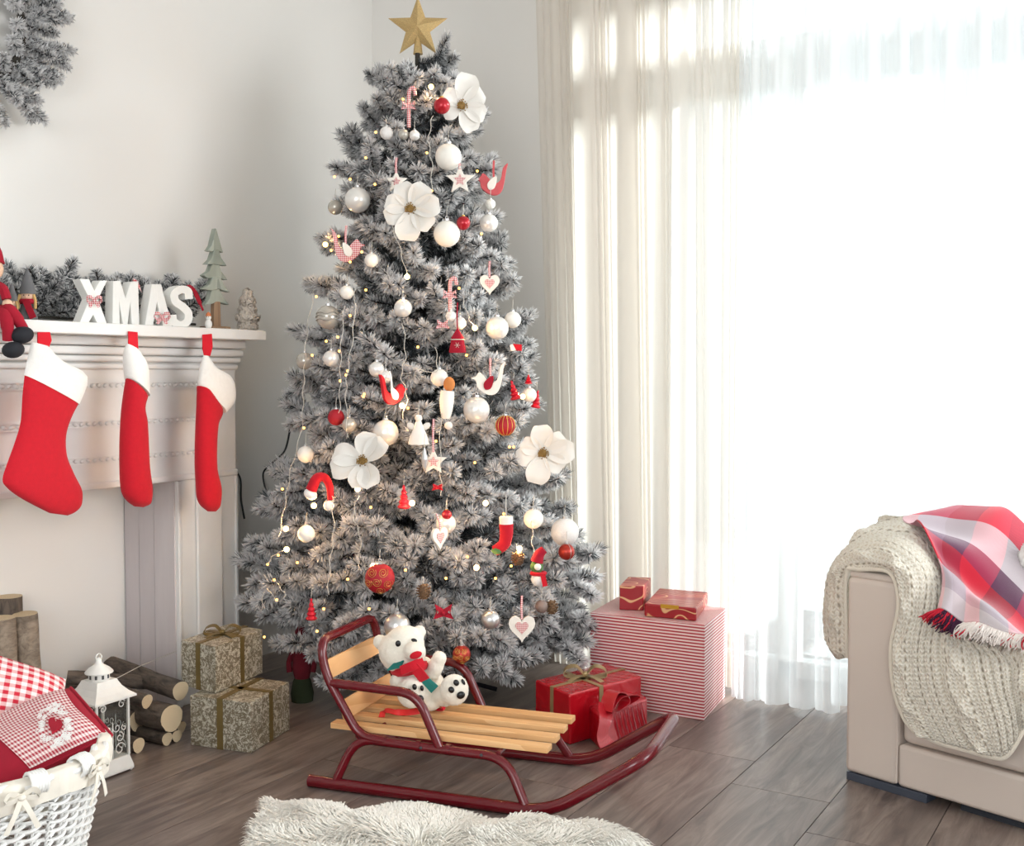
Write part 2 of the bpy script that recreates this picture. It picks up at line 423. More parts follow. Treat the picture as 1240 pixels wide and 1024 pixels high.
# ================================================================== curtains
def cloth_mat(name, col, transp, trans, warm=None, wscale=700):
    g = G(name); v = g.tc()
    wv = g.noise(g.mapping((1, 1, .05)), wscale, 2); nz = g.noise(v, 3, 3)
    c = g.mix(g.math('MULTIPLY', wv, .25), rgb(*col), rgb(*[k * .93 for k in col]))
    bmp = g.bump(wv, .2, .0008)
    d = g.node('BsdfDiffuse', {'Color': c, 'Normal': bmp}); t = g.node('BsdfTranslucent', {'Color': rgb(*(warm or col)), 'Normal': bmp}); tp = g.node('BsdfTransparent', {'Color': (.99, .99, 1, 1)})
    m1 = g.node('MixShader', {0: trans}); g.t.links.new(d.outputs[0], m1.inputs[1]); g.t.links.new(t.outputs[0], m1.inputs[2])
    m2 = g.node('MixShader', {0: transp}); g.t.links.new(m1.outputs[0], m2.inputs[1]); g.t.links.new(tp.outputs[0], m2.inputs[2])
    return g.end(m2.outputs[0])
m_linen = cloth_mat('cream_linen_voile', (234, 227, 218), .17, .5, (240, 236, 228))
m_sheer = cloth_mat('white_sheer_voile', (243, 246, 247), .26, .5, (246, 249, 250))
def curtain(label, px_top, px_bot, ytop, ybot, folds, mat, zt=2.62, zb=.012, nu=420, nv=44):
    """px_* : measured picture columns of the two edges at the top and at the hem -> x on the curtain line"""
    X0t, X1t = ony(px_top[0], 100, ytop).x, ony(px_top[1], 100, ytop).x
    X0b, X1b = ony(px_bot[0], 836, ybot).x, ony(px_bot[1], 836, ybot).x
    def fn(u, v):
        vv = v
        x = (X0t + (X1t - X0t) * u) * (1 - vv) + (X0b + (X1b - X0b) * u) * vv
        y = ytop * (1 - vv) + ybot * vv
        for (n, a, ph, dr, c, wdt) in folds:
            env = math.exp(-((u - c) / wdt) ** 2)
            s_ = math.sin(2 * PI * (n * u + dr * vv) + ph)
            y += a * env * s_ * (.75 + .35 * vv); x += a * .35 * env * math.cos(2 * PI * (n * u + dr * vv) + ph) 
        return (x, y, zt + (zb - zt) * vv)
    m = MB().grid(fn, nu, nv)
    o = m.build('curtain', mat, smooth=180); o['label'] = label; o['category'] = 'curtain'; o['group'] = 'long pale curtains in front of the window'
    return o
curtain('cream linen curtain nearest the tree, its outer edge against the bare wall', (643, 905), (668, 900), 3.56, 3.50,
        [(2.3, .026, .4, .05, .5, .6), (6, .022, 1.1, .14, .30, .30), (11, .012, 0, .22, .62, .3), (34, .009, 1, .3, .17, .03), (40, .008, 2, .2, .33, .03), (36, .008, 0, -.3, .50, .035), (44, .007, 1, .4, .66, .03), (40, .008, 3, -.2, .80, .03), (30, .010, .6, .15, .96, .07), (24, .007, 2, .1, .08, .10)], m_linen)
curtain('narrow white sheer curtain hanging just behind the striped box, gathered at its edge', (893, 1012), (884, 1016), 3.50, 3.42,
        [(4, .02, .2, .1, .5, .6), (14, .012, 1, .2, .1, .25), (9, .008, 2, .1, .8, .4)], m_sheer, nu=260)
curtain('wide bright white sheer curtain behind the sofa', (1004, 2600), (1004, 2600), 3.56, 3.52,
        [(33, .026, 1.2, .06, .5, .9), (57, .010, .3, .1, .1, .3), (80, .007, .3, .1, .3, .5)], m_sheer, nu=1300)
rod = MB().tube([(-2.25, 3.55, 2.63), (1.65, 3.55, 2.63)], .012, 10).build('curtain_rod', m_white)
for xb in (-2.1, -.3, 1.6): MB().box((xb - .01, 3.55, 2.62), (xb + .01, WY, 2.64)).build('bracket', m_white, rod)
rod['label'] = 'slim white curtain rod above the curtains'; rod['category'] = 'rod'
# ================================================================== flocked fir material and boughs
def needle_mat(name):
    g = G(name); a = g.node('Attribute', attribute_name='Col')
    d = g.bsdf(a.outputs['Color'], .85); t = g.node('BsdfTranslucent', {'Color': a.outputs['Color']}); x = g.node('MixShader', {0: .42}); g.t.links.new(d, x.inputs[1]); g.t.links.new(t.outputs[0], x.inputs[2]); return g.end(x.outputs[0])
m_needle = needle_mat('flocked_needles')
m_bark_t = plain('tree_stem', (52, 48, 42), .9, var=.3)
DARK = np.array(rgb(15, 30, 44)[:3]); MID = np.array(rgb(52, 76, 76)[:3]); SNOW = np.array(rgb(252, 251, 251)[:3])  # DARK needle colour carries the navy tint of the shadows

def needles(paths, dens, nlen, wid, frost=.8, seed=1, X0=0.0, X1=0.0):
    """paths: list of (p0,p1,r0,r1). Returns verts, faces, colours of short two-triangle needles round each twig."""
    R = np.random.default_rng(seed); V = []; C = []
    for (p0, p1, r0, r1) in paths:
        p0, p1 = np.array(p0, float), np.array(p1, float); L = np.linalg.norm(p1 - p0)
        if L < 1e-4: continue
        n = int(dens * L); t = R.random(n) ** .9; ax = (p1 - p0) / L
        u = np.cross(ax, [0, 0, 1.]); u = u / np.linalg.norm(u) if np.linalg.norm(u) > 1e-3 else np.array([1., 0, 0]); w = np.cross(ax, u)
        a = R.random(n) * 2 * PI; tilt = R.uniform(.85, 1.4, n)
        # the last needles close the brush tip
        tip = t > .93; tilt[tip] = R.uniform(.1, 1.0, tip.sum())
        rad = np.cos(a)[:, None] * u + np.sin(a)[:, None] * w
        d = np.cos(tilt)[:, None] * ax + np.sin(tilt)[:, None] * rad + R.normal(0, .13, (n, 3))
        d /= np.linalg.norm(d, axis=1)[:, None]
        ln = (r0 + (r1 - r0) * t) * R.uniform(.7, 1.12, n) * nlen
        b = p0 + ax * (t * L)[:, None]; e = b + d * ln[:, None]
        sd = np.cross(d, R.normal(0, 1, (n, 3))); sd /= np.linalg.norm(sd, axis=1)[:, None]
        fz = frost if X1 <= 0 else frost * np.clip((b[:, 0] - X0) / (X1 - X0), .05, 1)
        fr = R.random(n) < fz
        bb = b + rad * .02; cl = np.sin(bb[:, 0] * 130 + 4 * np.sin(bb[:, 1] * 90)) * np.sin(bb[:, 1] * 120 + bb[:, 2] * 110 + 2) + np.sin(bb[:, 2] * 150 + bb[:, 0] * 60)
        fr &= (cl + R.normal(0, .5, n)) > -.75
        wd = wid * np.where(fr, R.uniform(1.0, 1.9, n), R.uniform(.5, .8, n))[:, None]
        mid = b + (e - b) * .62
        vs = np.stack([b - sd * wd * .25, mid - sd * wd * .5, e, mid + sd * wd * .5], 1)
        up = np.clip(.62 + .5 * rad[:, 2], 0, 1) 
        k = np.where(fr, R.uniform(.9, 1, n) * (.86 + .14 * up), R.uniform(0, .3, n))
        base = DARK + (MID - DARK) * R.random(n)[:, None] * .6
        tipc = base + (SNOW - base) * k[:, None]; basec = base + (SNOW - base) * (k * .5)[:, None]; midc = base + (SNOW - base) * (k * .9)[:, None]
        V.append(vs.reshape(-1, 3)); C.append(np.stack([basec, midc, tipc, midc], 1).reshape(-1, 3))
    V = np.concatenate(V); C = np.concatenate(C); n = len(V) // 4
    F = np.arange(n * 4, dtype=np.int32).reshape(-1, 4)
    return V, F, C
def needle_mesh(name, paths, dens=5600, nlen=.86, wid=.0034, frost=.97, seed=1, stem_r=.003, X0=0.0, X1=0.0):
    V, F, C = needles(paths, dens, nlen, wid, frost, seed, X0, X1)
    st = MB()
    for (p0, p1, r0, r1) in paths: st.tube([p0, p1], stem_r, 5)
    nv = len(V); sv = np.array(st.v); faces = [tuple(int(x) for x in f) for f in F] + [tuple(i + nv for i in f) for f in st.f]
    me = bpy.data.meshes.new(name); me.from_pydata(np.concatenate([V, sv]).tolist(), [], faces)
    me.materials.append(m_needle)
    at = me.color_attributes.new('Col', 'FLOAT_COLOR', 'POINT'); cc = np.ones((nv + len(sv), 4), dtype=np.float32)
    cc[:nv, :3] = C; cc[nv:, :3] = rgb(58, 50, 44)[:3]; at.data.foreach_set('color', cc.ravel()); return me
def bough_paths(L, seed, nside=None):
    R = random.Random(seed); pts = []
    tipdz = L * R.uniform(.02, .14)
    c = [Vector((0, 0, 0)), Vector((L * .35, R.uniform(-.01, .01), -.01 * L)), Vector((L * .7, R.uniform(-.02, .02), tipdz * .3)), Vector((L, R.uniform(-.02, .02), tipdz))]
    out = []
    br = .040 + .006 * min(1, L / .5)
    for a, b, r0, r1 in zip(c, c[1:], (br * .7, br * .9, br), (br * .9, br, br * .92)): out.append((a, b, r0, r1))
    n = nside if nside is not None else max(2, int(L / .10))
    for i in range(n):
        t = .30 + .58 * (i + .5) / n; s = 1 if i % 2 else -1
        k = min(int(t * 3), 2); f = t * 3 - k; p = c[k].lerp(c[k + 1], f)
        ln = (.07 + .30 * L * (1.05 - t)) * R.uniform(.8, 1.15); an = s * R.uniform(.55, .95)
        q = p + Vector((math.cos(an) * ln, math.sin(an) * ln, R.uniform(-.02, .05) * (ln / .1)))
        out.append((p, q, br * .85, br * .9))
        if ln > .15:
            m = p.lerp(q, .5); a2 = an * .3; out.append((m, m + Vector((math.cos(a2) * .08, math.sin(a2) * .08, R.uniform(-.01, .03))), br * .8, br * .85))
    return out
BOUGH = {}
for cls, L in (('s', .20), ('m', .34), ('l', .50)):
    BOUGH[cls] = [(L, needle_mesh('bough', bough_paths(L, 11 * i + ord(cls)), seed=i * 7 + ord(cls), X0=L * .45, X1=L * .72)) for i in range(3)]
SPRIG = [needle_mesh('sprig', bough_paths(.13, 70 + i, 2), dens=3200, nlen=.85, frost=.95, seed=90 + i) for i in range(2)]
def single(L, r, seed, frost): return needle_mesh('sprig', [((0, 0, 0), (L * .5, 0, .004), r * .7, r), ((L * .5, 0, .004), (L, 0, .012), r, r * .9)], dens=4200, nlen=1.0, frost=frost, seed=seed)
WSPRIG = [single(.15, .024, 300 + i, .98) for i in range(2)]; GSPRIG = [single(.15, .026, 310 + i, .55) for i in range(2)]

# ================================================================== the tree
ZC = 3.70
TC = P(507, 452, ZC); TC.z = 0
prof_z = [.06, .12, .25, .385, .52, .65, .79, .92, 1.05, 1.19, 1.32, 1.46, 1.59, 1.72, 1.86, 1.97, 2.06, 2.12]
prof_r = [.26, .42, .58, .60, .54, .52, .47, .43, .41, .395, .35, .31, .28, .262, .215, .18, .155, .06]
def TR(z): return float(np.interp(z, prof_z, prof_r))
tree = thing('christmas_tree', 'tall snow-flocked artificial fir tree standing between the fireplace and the curtains', 'christmas tree', TC)
MB().tube([(0, 0, .02), (0, 0, 1.2), (0, 0, 2.09)], [.022, .018, .008], 10).build('trunk', m_bark_t, tree)
MB().lathe([(.05, .0), (.05, .012), (.028, .02), (.028, .16), (.022, .16)], 14).build('stand_collar', m_black, tree)
for i in range(4):
    a = i * PI / 2 + .4; c, s = math.cos(a), math.sin(a)
    MB().tube([(c * .02, s * .02, .06), (c * .14, s * .14, .035), (c * .26, s * .26, .008)], .008, 6).build('stand_leg', m_black, tree)
zs = []
z = .15
NB = 186
dens = np.interp(np.linspace(.13, 2.06, 400), prof_z, prof_r) ** 1.0 + .05; cdf = np.cumsum(dens); cdf /= cdf[-1]
toCam = math.atan2(-TC.y, -TC.x)
for i in range(NB):
    zb = float(np.interp((i + .5) / NB, cdf, np.linspace(.13, 2.06, 400))); zb = min(zb, 1.97)
    yaw = i * 2.39996 + random.uniform(-.25, .25)
    # denser on the side that is seen, thinner against the corner
    dd = (yaw - toCam + PI) % (2 * PI) - PI
    yaw = toCam + dd * (1 - .30 * math.cos(dd / 2) ** 2)
    R_ = TR(zb) * random.uniform(.84, 1.05)
    wy = yaw; wx_, wy_ = math.cos(wy), math.sin(wy)
    # stay clear of the mantel, the sledge and the curtain
    dl = (yaw - math.atan2(2.25 - TC.y, -1.88 - TC.x) + PI) % (2 * PI) - PI
    if zb < .46 and abs(dl) < .75: R_ = min(R_, .50)
    if TC.y + R_ * wy_ > 3.50: R_ = (3.50 - TC.y) / wy_
    if TC.x + R_ * wx_ < -2.90: R_ = (-2.90 - TC.x) / wx_
    if zb < 1.3 and TC.x + R_ * wx_ < -2.64 and TC.y + R_ * wy_ < 2.76: R_ = min(R_, .48)
    pitch = np.interp(zb, [.1, .3, .8, 1.4, 1.9, 2.06], [-.12, -.02, .10, .25, .40, .65]) + random.uniform(-.12, .12)
    Lw = max(.12, (R_ - .035) / max(.6, math.cos(pitch)))
    cls = 'l' if Lw > .42 else ('m' if Lw > .265 else 's')
    L0, me = random.choice(BOUGH[cls]); k = Lw / L0
    zroot = zb - math.sin(pitch) * Lw * .75
    o = link('branch', me, tree); o.location = (0, 0, max(.05, min(zroot, 2.07)))
    o.scale = (k, max(k, .9) if k > .9 else .95, 1.0)
    o.rotation_euler = (Matrix.Rotation(yaw, 4, 'Z') @ Matrix.Rotation(-pitch, 4, 'Y') @ Matrix.Rotation(random.uniform(-.5, .5), 4, 'X')).to_euler()
# short bare-green inner boughs round the trunk
INNER = [needle_mesh('inner_bough', bough_paths(.22, 500 + i, 4), dens=2600, nlen=1.0, wid=.0036, frost=.06, seed=520 + i) for i in range(2)]
for i in range(62):
    zb = .16 + 1.88 * (i + .5) / 62; k = max(.4, TR(zb) * .62 / .22) * random.uniform(.85, 1.05); yaw = i * 2.39996 + 1
    o = link('branch', random.choice(INNER), tree); o.location = (0, 0, zb); o.scale = (k, k ** .5, k ** .5); o.rotation_euler = (Matrix.Rotation(yaw, 4, 'Z') @ Matrix.Rotation(-.1, 4, 'Y')).to_euler()
# boughs whose tips stand out in the silhouette: (picture column, row, metres in front of the trunk axis)
TIPS = [(449, 92, .02), (474, 92, .06), (561, 74, .02), (540, 88, -.03), (515, 104, .10), (433, 150, .04), (592, 150, 0), (452, 112, .08), (405, 212, .05), (412, 185, .0), (606, 205, .02), (398, 250, .06), (605, 300, .05), (378, 292, .03), (364, 345, .05),
        (618, 290, .0), (633, 348, .03), (346, 405, .02), (640, 402, 0), (654, 440, .03), (342, 470, .04), (336, 510, .0), (660, 500, .02), (672, 560, .08), (305, 622, .05), (322, 590, .0), (694, 598, .05), (700, 640, .0), (285, 700, .02), (290, 742, .06), (296, 680, .1),
        (733, 690, .03), (728, 715, .12), (724, 765, .14), (716, 795, .2), (640, 826, .34), (606, 842, .40), (585, 800, .46), (662, 775, .38), (560, 690, .52), (430, 800, .38), (402, 840, .30), (345, 760, .22), (318, 725, .30)]
for (px, py, fw_) in TIPS:
    tip = P(px, py, ZC - fw_) - TC; hr = math.hypot(tip.x, tip.y); z0 = max(.08, tip.z - hr * float(np.interp(tip.z, [.1, .3, .8, 1.4, 1.9, 2.06], [-.25, -.05, .10, .25, .15, .1])))
    v = tip - Vector((0, 0, z0)); L_ = max(v.length - .025, .1); v.normalize(); cls = 'l' if L_ > .42 else ('m' if L_ > .265 else 's'); L0, me = random.choice(BOUGH[cls])
    o = link('branch', me, tree); o.location = (0, 0, z0); o.scale = (L_ / L0, 1, 1)
    yw = math.atan2(v.y, v.x); pt = math.asin(v.z); o.rotation_euler = (Matrix.Rotation(yw, 4, 'Z') @ Matrix.Rotation(-pt, 4, 'Y') @ Matrix.Rotation(random.uniform(-.4, .4), 4, 'X')).to_euler()
def tz(px, py, extra=.0):
    """camera depth of the tree's front surface under picture point"""
    for k in range(3):
        Z = ZC if k == 0 else Z
        h = P(px, py, Z).z; r = TR(h); u = abs(px - 507) * Z / FPX
        Z = ZC - math.sqrt(max(r * r - u * u, .0004)) * .98
    return Z - extra

# ================================================================== star topper
def star_poly(ro, ri, n=5, a0=PI / 2): return [(math.cos(a0 + PI * i / n) * (ro if i % 2 == 0 else ri), math.sin(a0 + PI * i / n) * (ro if i % 2 == 0 else ri)) for i in range(2 * n)]
m_goldglit = plain('glittered_gold', (200, 172, 118), .55, .3, var=.35, scale=420, bump=.5, bscale=700)
p = P(506, 34, ZC); u = ZC / FPX
st = thing('star_topper', 'glittered gold five-pointed star topping the tree', 'star', p, YAW)
m = MB(); pl = star_poly(38 * u, 15.5 * u); vs = [(x, 0, y) for x, y in pl] + [(0, -.026, 0), (0, .026, 0)]
fs = []
for i in range(10): j = (i + 1) % 10; fs += [(i, j, 10), (j, i, 11)]
m.add(vs, fs); m.build('star', m_goldglit, st, smooth=0)
MB().lathe([(.016, -.085), (.013, -.06), (.006, -.012)], 12).build('socket', m_goldglit, st)

# ================================================================== ornaments
def orn(name, label, cat, px, py, extra=.03, yaw=0.0, group=None, Z=None):
    Z = Z or tz(px, py, extra); o = thing(name, label, cat, P(px, py, Z), YAW + yaw, group); return o, Z / FPX
def pearl(name, c, rough=.3, metal=.0, coat=.3, var=.02): return plain(name, c, rough, metal, var=var, Coat_Weight=coat)
b_white = pearl('pearl_white_bauble', (232, 231, 226), .28, .25); b_matt = plain('matt_white_bauble', (238, 236, 228), .55, var=.02)
b_glit = plain('glitter_white_bauble', (236, 234, 230), .7, var=.08, scale=500, bump=.8, bscale=500)
b_red = pearl('satin_red_bauble', (176, 14, 34), .3, .35); b_silver = plain('silver_bauble', (205, 205, 205), .3, .8, var=.03)
b_glass = plain('frosted_glass_bauble', (186, 182, 172), .2, .3, var=.1, scale=60, Coat_Weight=.6)
b_redmatt = plain('glitter_red_bauble', (170, 18, 38), .6, .1, var=.12, scale=300, bump=.4)
b_copper = plain('copper_red_bauble', (170, 52, 40), .35, .5, var=.1, scale=80)
m_goldwire = plain('gold_cord', (214, 170, 90), .4, .7)
m_redrib = gingham('red_gingham_ribbon', 190, (240, 226, 224), (190, 24, 44), 'Object')
def hanger(o, r, up=.05, mat=None, w=.0009):
    MB().tube([(0, 0, r), (0, .002, r + up * .5), (.001, .006, r + up)], w, 5).build('hanging_thread', mat or m_cord, o)
def bauble(px, py, rp, mat, label, extra=.03, deco=None, cap=True, Z=None, thread=True):
    o, u = orn('bauble', label, 'bauble', px, py, extra, 0, 'baubles on the tree', Z); r = rp * u
    MB().ell((0, 0, 0), r, 28, 16).build('ball', mat, o)
    if cap:
        MB().lathe([(r * .22, r * .95), (r * .22, r * 1.12), (r * .12, r * 1.16)], 10).build('cap', b_silver if mat is not b_red else m_goldwire, o)
        MB().tube([(r * .1 * math.cos(a), 0, r * 1.22 + r * .1 * math.sin(a)) for a in np.linspace(0, 2 * PI, 10)[:-1]], r * .025 + .0004, 5, True).build('loop', b_silver, o)
    if thread: hanger(o, r * 1.25, .03)
    rr = r * 1.015
    if deco == 'stripes':
        for k in range(6):
            a0 = k * PI / 6 + .25
            MB().tube([(rr * math.cos(t) * math.cos(a0), rr * math.cos(t) * math.sin(a0), rr * math.sin(t)) for t in np.linspace(0, 2 * PI, 33)[:-1]], .0011, 5, True).build('gold_band', m_goldwire, o)
    if deco == 'swirl':
        for (cx, cz) in ((-.1, -.1), (.62, -.25), (-.72, -.2), (.3, .5), (-.45, .5), (.1, -.72)):
            pts = []
            for t in np.linspace(0, 4.2 * PI, 44):
                q = .05 + .26 * t / (4.2 * PI); x = cx + q * math.cos(t); zz = cz + q * math.sin(t); d2 = x * x + zz * zz
                if d2 < .97: pts.append((rr * x, -rr * math.sqrt(1 - d2), rr * zz))
            if len(pts) > 4: MB().tube(pts, .0007, 4).build('painted_swirl', m_goldwire, o)
    if deco == 'scribble':
        for q in (-.25, .05, .32):
            MB().tube([(rr * math.cos(a) * math.sqrt(1 - q * q), rr * math.sin(a) * math.sqrt(1 - q * q), rr * (q + .08 * math.sin(5 * a))) for a in np.linspace(0, 2 * PI, 40)[:-1]], .0011, 4, True).build('scrolled_line', plain('grey_line', (120, 112, 104), .6), o)
    if deco == 'line':
        MB().tube([(rr * math.cos(t) * .5, -rr * math.cos(t) * .866, rr * math.sin(t)) for t in np.linspace(0, 2 * PI, 33)[:-1]], .0008, 4, True).build('silver_line', b_silver, o)
    return o
B = bauble
B(433, 242, 15.5, b_white, 'large pearl-white bauble above the checked bird, high on the tree')
B(406, 251, 9, b_glass, 'greyish glass bauble at the tree edge beside a large pearl one')
B(543, 190, 16, b_matt, 'large matt white bauble below the white flower near the tree top')
B(541, 283, 16, b_matt, 'large white bauble touching a small red one, below the central flower')
B(561, 270, 8.5, b_red, 'small red bauble beside the large white one under the wooden star', .055)
B(535, 128, 10, b_red, 'red bauble in front of the topmost white flower', .10)
B(592, 270, 11, b_white, 'white bauble under the pink fabric bird')
B(594, 247, 6, b_matt, 'tiny white bauble directly beneath the pink fabric bird')
B(468, 161, 8, b_glit, 'glittery white bauble lying on a branch near the top, larger than its neighbours')
B(489, 163, 6.5, b_glass, 'small greyish bauble between two others on a high branch')
B(502, 164, 6.5, b_white, 'small white bauble ending a row of three on a high branch')
B(450, 315, 8.5, b_matt, 'small matt white bauble to the right of the checked bird')
B(488, 373, 11, b_white, 'pearl bauble halfway up, right of the dark gap in the branches')
B(420, 354, 8.5, b_matt, 'small white bauble just above a patterned glass one')
B(397, 384, 14.5, b_glass, 'patterned clear bauble with scrolled lines near the left tree edge', .03, 'scribble')
B(369, 437, 10.5, b_glass, 'translucent bauble lit by fairy lights at the left tree edge')
B(401, 434, 10, b_white, 'white bauble half hidden under a frosted branch beside the translucent one')
B(456, 447, 9.5, b_white, 'pearl bauble of a touching pair above the red fabric bird')
B(467, 456, 8, b_white, 'rear bauble of a touching pair above the red fabric bird', .01)
B(532, 457, 10.5, b_matt, 'cream-white bauble above the white hanging figure')
B(546, 383, 6.5, b_glit, 'tiny glittery white bauble below the gingham candy cane')
B(557, 391, 7.5, b_glit, 'tiny white bauble right above the red fabric bell')
B(602, 397, 14, b_white, 'large pearl bauble beneath the white hanging heart')
B(621, 387, 10, b_matt, 'white bauble hanging free at the right tree edge')
B(577, 496, 16, b_white, 'large milky bauble above the red one with gold stripes')
B(641, 478, 9, b_white, 'white bauble between two red glittered cones')
B(612, 515, 12, b_redmatt, 'red bauble with vertical gold stripes', .05, 'stripes')
B(467, 524, 16, b_white, 'large pearl bauble behind the left magnolia flower', .01)
B(407, 505, 10, b_redmatt, 'dark red bauble on the left side, above the magnolia flower')
B(423, 514, 9, b_glass, 'dull cream bauble tucked beside the dark red one')
B(370, 550, 10, b_matt, 'cream bauble hanging free above the santa hat')
B(371, 646, 10.5, b_matt, 'cream bauble hanging free below the santa hat')
B(540, 634, 12, b_white, 'white bauble behind the narrow wooden heart', .01)
B(646, 628, 12, b_matt, 'cream-white bauble right of the small elf boot')
B(684, 644, 17, b_glit, 'largest white bauble, at the right tree edge above a red one')
B(686, 668, 10, b_copper, 'dark red bauble with a thin silver line under the largest white one', .06, 'line')
B(460, 700, 18, b_redmatt, 'large red bauble with painted gold spirals', .05, 'swirl')
B(594, 750, 11.5, b_silver, 'silver bauble left of the lowest wooden heart')
B(481, 758, 16, b_silver, 'large silver bauble just behind the bear head', .05)
B(559, 792, 11, b_copper, 'copper-red patterned bauble by the raised paw of the bear', .08, 'swirl')
B(656, 734, 8, plain('brown_bauble', (130, 112, 104), .5), 'small brown bauble low on the right side')
B(541, 623, 6, b_red, 'tiny red bauble above the white one by the narrow heart')

# --- magnolia flowers
def petal_mat():
    g = G('silk_petal'); n = g.noise(g.mapping((1, 1, 1)), 14, 3)
    c = g.mix(n, rgb(247, 246, 242), rgb(232, 229, 222)); d = g.bsdf(c, .6, 0, g.bump(n, .2)); t = g.node('BsdfTranslucent', {'Color': rgb(245, 240, 232)})
    m = g.node('MixShader', {0: .25}); g.t.links.new(d, m.inputs[1]); g.t.links.new(t.outputs[0], m.inputs[2]); return g.end(m.outputs[0])
m_petal = petal_mat(); m_stamen = plain('golden_stamens', (150, 118, 62), .6, .3, var=.3, scale=300)
def flower(px, py, rp, label, extra, angs, lens, tilt=(0, 0), cr=7, Z=None):
    Z = Z or tz(px, py, extra); u = Z / FPX
    Rm = Matrix.Rotation(YAW + tilt[0], 3, 'Z') @ Matrix.Rotation(tilt[1], 3, 'X')
    o = thing('magnolia_flower', label, 'flower', P(px, py, Z), 0, 'white silk magnolias on the tree', R=Rm)
    for k, (a, ln) in enumerate(zip(angs, lens)):
        L = rp * u * ln; wd = L * .40; c, s = math.cos(a), math.sin(a); ph = k * 1.7
        def fn(q, v, L=L, wd=wd, c=c, s=s, ph=ph, k=k):
            r = q * L; ww = wd * (math.sin(PI * min(1, q * .80 + .06) ** 1.25) ** .8) * (1 + .05 * math.sin(9 * v + ph)); x = (v - .5) * 2
            y = -(.006 + .45 * L * (q ** 1.5) * .45 + .10 * L * x * x * math.sin(PI * q) + .012 * L * math.sin(7 * q + ph + 4 * x) - (.0015 if k % 2 else 0))
            if q > .8: y += (q - .8) * L * .5
            lx, lz = r, x * ww
            return (lx * c - lz * s, y, lx * s + lz * c)
        MB().grid(fn, 12, 8, th=.0008).build('petal', m_petal, o, smooth=60)
    m = MB(); R = random.Random(3)
    m.ell((0, -.009, 0), (cr * u * .7, .006, cr * u * .7), 12, 8)
    for k in range(46):
        a, rr = R.random() * 2 * PI, math.sqrt(R.random()) * cr * u
        m.ell((math.cos(a) * rr, -.011 - R.random() * .007, math.sin(a) * rr), .0022, 6, 4)
    m.build('stamens', m_stamen, o, kind='stuff'); return o
d_ = math.radians
flower(558, 128, 33, 'white silk magnolia near the tree top, seen partly from the side', .05, [d_(x) for x in (80, 35, -20, -65, 150, 210)], [1.15, .95, .95, 1.0, .8, .8], (.35, .1))
flower(497, 253, 34, 'white silk magnolia in the upper middle of the tree with pointed petals', .05, [d_(x) for x in (55, 110, 165, 200, 265, 320, 5)], [1.0, .95, .9, .95, 1.15, 1.0, 1.05])
flower(440, 559, 36, 'drooping white silk magnolia on the left of the tree below a pearl bauble', .07, [d_(x) for x in (80, 45, 165, 200, 270, 300)], [1.0, 1.0, 1.05, 1.1, .95, 1.0], (-.2, -.35))
flower(657, 548, 36, 'white silk magnolia at the right tree edge before the curtain', .05, [d_(x) for x in (95, 40, 5, 320, 255, 190, 150)], [.95, .9, 1.05, .85, 1.05, .9, .8], (.1, .05))

# --- flat fabric and wooden ornaments
m_pink = plain('pink_fabric', (205, 92, 96), .9, var=.08, bump=.2); m_check = gingham('red_check_fabric', 170, (236, 220, 218), (188, 26, 46), 'Object')
m_reddot = plain('red_cotton', (200, 26, 40), .9, var=.1, bump=.2); m_cream = plain('cream_felt', (240, 234, 224), .92, var=.04, bump=.2)
m_wwood = plain('white_painted_wood', (234, 228, 218), .6, var=.08, scale=40, bump=.1)
m_checkfine = gingham('fine_red_gingham', 260, (240, 226, 222), (180, 36, 48), 'Object')
def flat(o, name, poly, u, th, mat, y=0, bev=.3, dx=0, dz=0):
    return MB().prism([((x + dx) * u, y - th / 2, (z + dz) * u) for x, z in poly], (0, th, 0)).build(name, mat, o, bevel=th * bev, seg=3)
def sm(poly, n=4): return [(p.x, p.y) for p in smooth_path([(x, y, 0) for x, y in poly], n, True)]
BIRD = sm([(-15, 14), (-17, 22), (-11, 16), (-8, 2), (0, -3), (6, 4), (13, 10), (17, 5), (22, 3), (17, 0), (15, -8), (6, -15), (-4, -16), (-11, -8)], 3)
WING = sm([(-3, 6), (4, 2), (8, -4), (6, -10), (0, -9), (-3, -2)], 3)
def hearts(k=1.0, n=28): return [(k * 13 * math.sin(t) ** 3 * .78, k * (10.2 * math.cos(t) - 4 * math.cos(2 * t) - 1.6 * math.cos(3 * t) - .8 * math.cos(4 * t)) * .9) for t in np.linspace(0, 2 * PI, n + 1)[:-1]]
def ribbonloop(o, u, h, mat, x=0, z0=0, w=2.5):
    MB().ribbon([(x * u, -.004, z0 * u), (x * u - .001, -.002, (z0 + h * .5) * u), (x * u, .01, (z0 + h) * u)], w * u, (1, 0, 0), .0012).build('hanging_ribbon', mat, o)
def bird(px, py, s, m1, m2, label, mirror=1, rib=None, yaw=0, extra=.06):
    o, u = orn('fabric_bird', label, 'ornament', px, py, extra, yaw, 'fabric bird ornaments')
    f = lambda P_: [(x * s * mirror, z * s) for x, z in P_]
    flat(o, 'body', f(BIRD), u, .016, m1, 0, .45); flat(o, 'wing', f(WING), u, .005, m2, -.010, .3)
    ribbonloop(o, u, 24 * s, rib or m_redrib, 0, 2 * s); return o
bird(419, 300, 1.05, m_check, m_cream, 'red-and-white checked fabric bird high on the left of the tree')
bird(598, 220, 1.0, m_pink, m_cream, 'pink fabric bird hanging past the right tree edge near the top', -1, m_pink, extra=.0)
bird(594, 461, 1.05, m_cream, m_feltdark, 'cream fabric bird with a dark red wing', -1)
bird(474, 474, .95, m_reddot, m_cream, 'red dotted fabric bird with a white wing on a white ribbon', 1, m_cream, .6)
